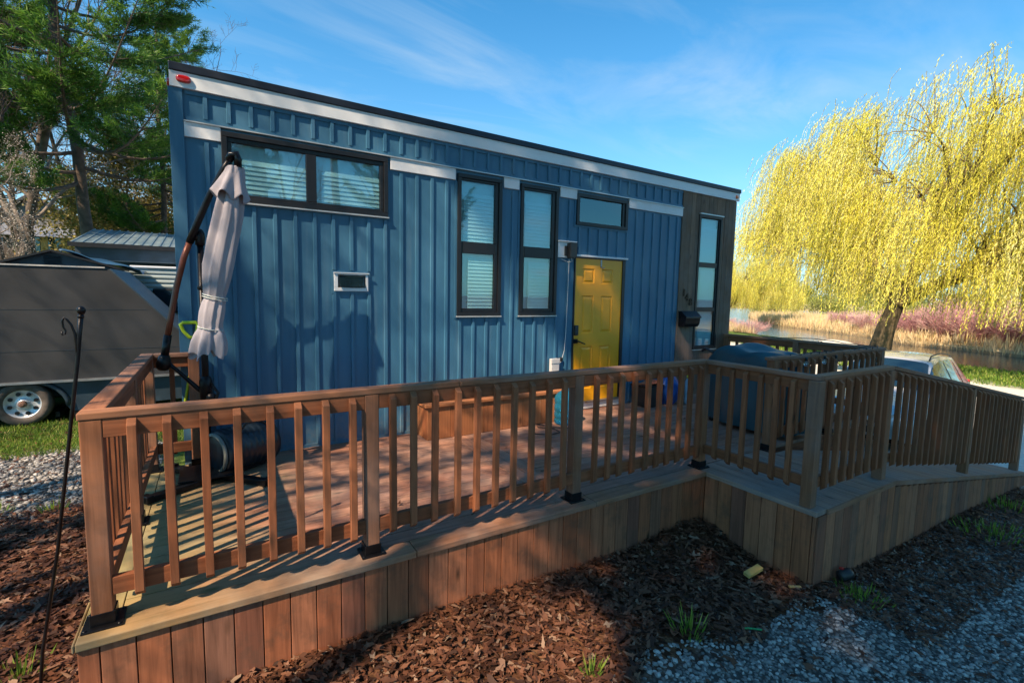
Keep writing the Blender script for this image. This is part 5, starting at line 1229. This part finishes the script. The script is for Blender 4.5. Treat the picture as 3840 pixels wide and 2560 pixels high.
places=[(43.6,3.2,1.15,'right edge of the view below the long white building'),(43.9,5.0,1.25,'second from the right along the far bank'),(44.6,6.8,1.2,'third from the right, the pinkest and fullest'),(44.9,8.7,1.05,'fourth from the right, across the water from the car roof'),(45.6,10.5,1.15,'just right of the willow trunk'),(46.8,12.6,1.,'directly behind the willow trunk'),(48.6,14.8,.95,'left of the willow trunk among pale reeds'),(51.5,17.8,.85,'midway along the reed bank left of the willow'),(47,1.2,1.3,'farthest right, partly outside the picture'),(46.9,6.0,1.45,'tall one in the second row behind the pinkest bush'),(48.5,9.6,1.45,'tall one in the second row right of the willow trunk'),(55,21.5,.8,'small one low on the reed bank')]
bs=[bush(41,420,2.1,1.5,.035,'dogwood_bush','x','bush',GD,M_DOG),bush(42,420,2.0,1.7,.035,'dogwood_bush','x','bush',GD,M_DOG)]
for i,(x,y,s,lab) in enumerate(places):
    o=bs[i] if i<2 else bs[i%2].copy()
    if i>=2: COL.objects.link(o)
    o.location=(x,y,gz(x,y)); o.scale=(s,s,s*1.05); o.rotation_euler=(0,0,i*1.3); o['label']='reddish bare bush '+lab if not lab.startswith('small') else 'small reddish bare bush low on the reed bank, leftmost of its row'
nb_=bush(44,380,1.5,1.6,.022,'red_twig_bush','dark red twiggy bush on the near grassy bank beside the house corner','bush',None,M_DOG); nb_.location=(40.5,22.3,gz(40.5,22.3)-.1)
nb2=bush(45,300,1.0,1.0,.02,'red_twig_bush','small purplish-red twiggy bush near the house corner, left of the dark red bush','bush',None,M_DOG); nb2.location=(47,29.0,gz(47,29)-.1)
# --- reeds ---
rg=np.random.default_rng(51); n=26000; t=rg.random(n); yy_=4+t**.8*52; xo=x_opp(yy_); dd_=rg.random(n)**1.4*13; X=xo+.2+dd_; Y=yy_+rg.normal(size=n)*.3; Z=hgt(X,Y)
ok=Z>-1.6; X,Y,Z,dd_=X[ok],Y[ok],Z[ok],dd_[ok]
clump=.5+.5*np.sin(X*1.7+Y*.9)*np.cos(Y*1.3-X*.4)
D=np.stack([rg.normal(size=len(X))*.18,rg.normal(size=len(X))*.18,np.ones(len(X))],-1)
V,F=leafcards(np.stack([X,Y,Z-.05],-1),D,(.5+.75*clump)*rg.uniform(.6,1.2,len(X)),.055,rg)
tag(np_mesh('reeds',V,F,M_REED,rnd=np.clip(rg.random(len(F))*.6+clump*.4,0,1)),kind='stuff')
n=2500; X=39+rg.random(n)*3.5+8*rg.random(n)**3; Y=22.2+(X-39)*1.0+rg.normal(size=n)*.8; ok=X<x_near(Y)-.1; X,Y=X[ok],Y[ok]; V,F=leafcards(np.stack([X,Y,hgt(X,Y)-.03],-1),np.stack([rg.normal(size=len(X))*.2,rg.normal(size=len(X))*.2,np.ones(len(X))],-1),.75*rg.uniform(.6,1.2,len(X)),.04,rg)
tag(np_mesh('reeds',V,F,M_REED,rnd=rg.random(len(F))),kind='stuff')
# --- far woods ---
def cloud_trees(seed,spots,m,name):
    rg=np.random.default_rng(seed); Vs=[];Fs=[];R=[];o=0
    for x,y,h,w_ in spots:
        k=rg.integers(5,9); n=900; tone=rg.random()*.7
        cc=np.stack([x+rg.normal(size=k)*w_*.35,y+rg.normal(size=k)*w_*.35,-1.2+h*rg.uniform(.3,.85,k)],-1); a=cc[rg.integers(0,k,n)]+rg.normal(size=(n,3))*[w_*.17,w_*.17,h*.11]
        V,F=leafcards(a,rg.normal(size=(n,3)),h*.085,h*.05,rg); Vs.append(V);Fs.append(F+o);o+=len(V);R.append(np.clip(tone+rg.random(n)*.35,0,1))
    return tag(np_mesh(name,np.concatenate(Vs),np.concatenate(Fs),m,rnd=np.concatenate(R)),kind='stuff')
rg=np.random.default_rng(61)
sp_=[(152+rg.random()*22,y+rg.random()*3,rg.uniform(5,9),rg.uniform(6,9)) for y in np.arange(55,150,3.2)]+[(150+rg.random()*20,y,rg.uniform(4,6.5),7) for y in np.arange(-30,60,4)]+[(75+rg.random()*10,y,rg.uniform(2.6,4.2),4.) for y in np.arange(-6,44,2.6)]
cloud_trees(62,sp_,M_FARLEAF,'distant_woods')
sp_=[(x,60+rg.random()*18,rg.uniform(9,13),7) for x in np.arange(-75,30,5)]
M_HAZE=leafmat('distant_bare_twigs',[(0,(.16,.13,.15)),(.6,(.26,.21,.21)),(1,(.36,.30,.26))],.2)
cloud_trees(63,sp_,M_HAZE,'distant_woods')
# --- leaf litter (oak / maple leaves) ---
def litter(seed,n,region,sz=(.035,.085),name='fallen_leaves'):
    rg=np.random.default_rng(seed); P=region(rg,n); n=len(P); k=10
    th=np.linspace(0,2*np.pi,k,endpoint=False); prof=np.array([1.,.45,.85,.42,.7,.35,.7,.42,.85,.45])
    s=rg.uniform(*sz,n)*(.7+.6*rg.random(n)); yaw=rg.random(n)*6.283; tilt=rg.normal(size=n)*.24; tilt2=rg.normal(size=n)*.24; curl=rg.uniform(.05,.5,n)
    ov=(rg.random(n)<.55)[:,None]; prof2=np.array([1.,.62,.42,.42,.62,1.,.55,.36,.36,.55]); pr_=np.where(ov,prof2[None],prof[None]); jit=1+.28*rg.normal(size=(n,k)); r=pr_*jit*s[:,None]*.62; lx=np.cos(th)[None]*r*1.15; ly=np.sin(th)[None]*r*.85; lz=curl[:,None]*(ly**2)/s[:,None]*2.2*np.sign(rg.normal(size=n))[:,None]
    def rot(lx,ly,lz):
        z=lz*np.cos(tilt)[:,None]+lx*np.sin(tilt)[:,None]; x=lx*np.cos(tilt)[:,None]-lz*np.sin(tilt)[:,None]
        z2=z*np.cos(tilt2)[:,None]+ly*np.sin(tilt2)[:,None]; y=ly*np.cos(tilt2)[:,None]-z*np.sin(tilt2)[:,None]
        return x*np.cos(yaw)[:,None]-y*np.sin(yaw)[:,None], x*np.sin(yaw)[:,None]+y*np.cos(yaw)[:,None], z2
    X,Y,Z=rot(lx,ly,lz); V=np.stack([X+P[:,0:1],Y+P[:,1:2],Z+P[:,2:3]],-1); C=P[:,None,:]
    V=np.concatenate([C,V],1).reshape(-1,3); o=np.arange(n)[:,None]*(k+1); i=np.arange(k)[None]
    F=np.stack([np.broadcast_to(o,(n,k)),o+1+i,o+1+(i+1)%k],-1).reshape(-1,3); rr=np.clip(rg.random(n)**1.2,0,1)
    return tag(np_mesh(name,V,F,M_LITTER,rnd=np.repeat(rr,k)),kind='stuff')
def outside(X,Y): return ~(((X>-.01)&(X<4.47)&(Y>-.0)&(Y<6))|((X>4.46)&(X<10.2)&(Y>-.99)&(Y<6)))
def zone_front(rg,n):
    X=rg.uniform(-1.6,4.75,n*3);Y=rg.uniform(-1.6,3.1,n*3); g=-1.0+.10*np.sin(X*3)+.08*np.sin(X*7.)
    keep=((Y>g-.05)|(X<2.3+.25*np.sin(Y*5)))&outside(X,Y)&((X<.05)|(Y<.02)); X,Y=X[keep][:n],Y[keep][:n]
    return np.stack([X,Y,hgt(X,Y)+.008+rg.random(len(X))*.035],-1)
litter(71,27000,zone_front,(.022,.062))
def zone_strip(rg,n):
    X=rg.uniform(4.4,9.8,n*2);Y=-.98-rg.random(n*2)**1.3*.75; k=outside(X,Y); X,Y=X[k][:n],Y[k][:n]; return np.stack([X,Y,hgt(X,Y)+.008+rg.random(len(X))*.03],-1)
litter(72,6500,zone_strip,(.022,.055))
def zone_sparse(rg,n):
    X=np.concatenate([rg.uniform(2.2,8,n//6),rg.uniform(-5,-.05,n-n//6)]);Y=np.concatenate([rg.uniform(-3,-1.1,n//6),rg.uniform(2.9,6.8,n-n//6)]); return np.stack([X,Y,hgt(X,Y)+.012+rg.random(len(X))*.02],-1)
litter(73,4200,zone_sparse,(.025,.06))
def zone_deck(rg,n):
    X=rg.uniform(.2,7.8,n);Y=rg.uniform(.15,2.4,n); return np.stack([X,Y,np.full(n,.012)+rg.random(n)*.006],-1)
litter(74,26,zone_deck,(.03,.05))
# --- gravel stones ---
ico=None
import bmesh
_b=bmesh.new(); bmesh.ops.create_icosphere(_b,subdivisions=1,radius=1); IV=np.array([v.co[:] for v in _b.verts]); IF=np.array([[v.index for v in f.verts] for f in _b.faces]); _b.free()
def stones(seed,P,smin,smax,name='gravel_stones'):
    rg=np.random.default_rng(seed); n=len(P); S=rg.uniform(smin,smax,n)[:,None]*rg.uniform(.55,1.25,(n,3))*np.array([1,1,.65]); V=IV[None]*(1+.22*rg.normal(size=(n,len(IV),1)))*S[:,None,:]
    a=rg.random(n)*6.283; c,s=np.cos(a)[:,None],np.sin(a)[:,None]; V=np.stack([V[...,0]*c-V[...,1]*s,V[...,0]*s+V[...,1]*c,V[...,2]],-1)+P[:,None,:]
    F=(IF[None]+(np.arange(n)*len(IV))[:,None,None]).reshape(-1,3); return tag(np_mesh(name,V.reshape(-1,3),F,M_STONE,rnd=np.repeat(rg.random(n),len(IF))),kind='stuff')
rg=np.random.default_rng(81); n=16000; X=2.1+rg.random(n)**1.25*6.4; Y=-1.0-rg.random(n)*2.0+.10*np.sin(X*3); k=outside(X,Y)&~((X<2.6)&(Y>-1.1)&(rg.random(n)<.8)); X,Y=X[k],Y[k]
stones(82,np.stack([X,Y,hgt(X,Y)+.002],-1),.008,.019)
n=7000; X=-rg.random(n)*4.2+.0; Y=2.85+rg.random(n)*2.4; stones(83,np.stack([X,Y,hgt(X,Y)+.003],-1),.014,.032)
# --- grass ---
def grass(seed,X,Y,h,w_,name='grass',lean=.5,lo=0.,hi=1.):
    rg=np.random.default_rng(seed); n=len(X); D=np.stack([rg.normal(size=n)*lean,rg.normal(size=n)*lean,np.ones(n)],-1); V,F=leafcards(np.stack([X,Y,hgt(X,Y)-.005],-1),D,h*rg.uniform(.5,1.3,n),w_,rg)
    return tag(np_mesh(name,V,F,M_GRASS,rnd=lo+(hi-lo)*rg.random(n)),kind='stuff')
rg=np.random.default_rng(91); n=26000; X=-6+rg.random(n)*6.3; Y=5.05+rg.random(n)*1.9; grass(92,X,Y,.075,.009)
n=16000; X=23+rg.random(n)*8; Y=-3+rg.random(n)*17; k=X<x_near(Y)-.3; grass(93,X[k],Y[k],.16,.035)
def tuft(x,y,n,h,r,label,seed):
    rg=np.random.default_rng(seed); a=rg.random(n)*6.283; q=rg.random(n)*r; X=x+np.cos(a)*q; Y=y+np.sin(a)*q; D=np.stack([np.cos(a)*q/r*.7,np.sin(a)*q/r*.7,np.ones(n)],-1)
    V,F=leafcards(np.stack([X,Y,hgt(X,Y)-.005],-1),D,h*rg.uniform(.5,1.2,n),.010,rg); o=np_mesh('grass_tuft',V,F,M_GRASS,rnd=.3+.65*rg.random(n)); tag(o,label,'grass tuft','grass tufts in the leaf litter') if n<110 else tag(o,kind='stuff')
tuft(2.30,-.90,34,.11,.045,'bright green young weed among the leaves at the bottom edge of the picture',1)
tuft(3.10,-.93,70,.13,.10,'loose green grass tuft on the leaves where the gravel begins',2)
tuft(-.36,.62,60,.10,.12,'green grass tuft among leaves beside the foot of the garden hook',3)
tuft(-.72,3.05,40,.12,.09,'yellowish grass tuft on the gravel left of the deck',4)
tuft(-1.15,3.2,40,.10,.12,'flat green grass patch on the shaded gravel at the left edge',5)
tuft(4.7,-1.22,120,.09,.20,'dark green weed patch on the gravel below the deck corner',6)
tuft(7.3,-1.35,160,.12,.35,'dark green weed patch beside the ramp skirting',7)
tuft(8.6,-1.2,160,.13,.40,'green weed patch near the foot of the ramp',8)
# --- trees behind the camera that throw the shade ---
GS='trees behind the photographer'
tk,br,nee=pine(17,H=17.5,base=8.2,R=3.0,nl=66,dens=.85,lean=.3,tp=.45)
sA=make_tree('pine_tree',tk,br,M_BARK,M_TWIGD,'high-crowned pine behind the photographer, nearest to the house','pine tree',GS,{'needles':(nee[0],nee[1],nee[2],M_PINE)})
place(sA,-3.1,-4.05,.93,.5,z=-.5)
for x,y,s_,r_,lab in ((-.8,-7.1,.95,1.7,'high-crowned pine behind the photographer, second from the house'),(-4.0,-6.2,.95,4.4,'high-crowned pine behind the photographer, third from the house'),(-2.1,-7.9,1.,5.5,'high-crowned pine behind the photographer, fourth from the house'),(1.9,-7.6,.96,3.9,'high-crowned pine behind the photographer, fifth from the house'),(2.3,-10.8,.98,2.2,'high-crowned pine straight behind the photographer'),(6.6,-8.6,1.02,4.1,'high-crowned pine to the right behind the photographer'),(-3.0,-5.1,.85,.6,'smaller high-crowned pine between the two nearest tall ones behind the photographer'),(5.2,-13,1.15,3.1,'tallest high-crowned pine behind the photographer')):
    q=copy_tree(sA); place(q,x,y,s_,r_,lab,z=-.5)
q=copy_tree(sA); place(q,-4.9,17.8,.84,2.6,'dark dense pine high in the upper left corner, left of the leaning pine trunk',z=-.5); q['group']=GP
for x,y,s_,r_,src,lab in ((-6.9,-.5,1.15,.9,t2,'leafless tree left of the photographer whose twigs dapple the blue wall'),(-7.3,.9,1.25,5.2,t2,'leafless tree left of the photographer, dappling the upper wall and fascia'),(-6.7,-2.5,1.2,2.0,t1,'leafless tree behind the photographer, dappling the middle of the wall'),(-9.6,3.4,1.,1.2,t2,'leafless tree left of the photographer, dappling the grey trailer')):
    q=copy_tree(src); place(q,x,y,s_,r_,lab,z=-.5); q['group']=GS
tk,br,nee=pine(23,H=21.5,base=16.3,R=2.3,nl=44,dens=1.0,lean=.2,tp=.4)
sD=make_tree('pine_tree',tk,br,M_BARK,M_TWIGD,'very tall pine with bare trunk behind the photographer, shading the wood-clad end','pine tree',GS,{'needles':(nee[0],nee[1],nee[2],M_PINE)})
place(sD,-7.0,-4.0,1.,0.,z=-.5)
for i in range(6):
    q=copy_tree((t1,t2,pC)[i%3]); place(q,-9+i*4.4+rng.random(),-15-rng.random()*13,.8+.4*rng.random(),i*1.7,('pale-twigged','dark-twigged','green')[i%3]+' tree in the row across the lane behind the photographer, number reflected in the house windows',z=-.5); q['group']='row of trees across the lane behind the photographer'; q['label']=('pale-twigged leafless tree','dark-twigged leafless tree','green pine')[i%3]+(' at the left end',' at the right end')[i//3]+' of the row across the lane behind the photographer'
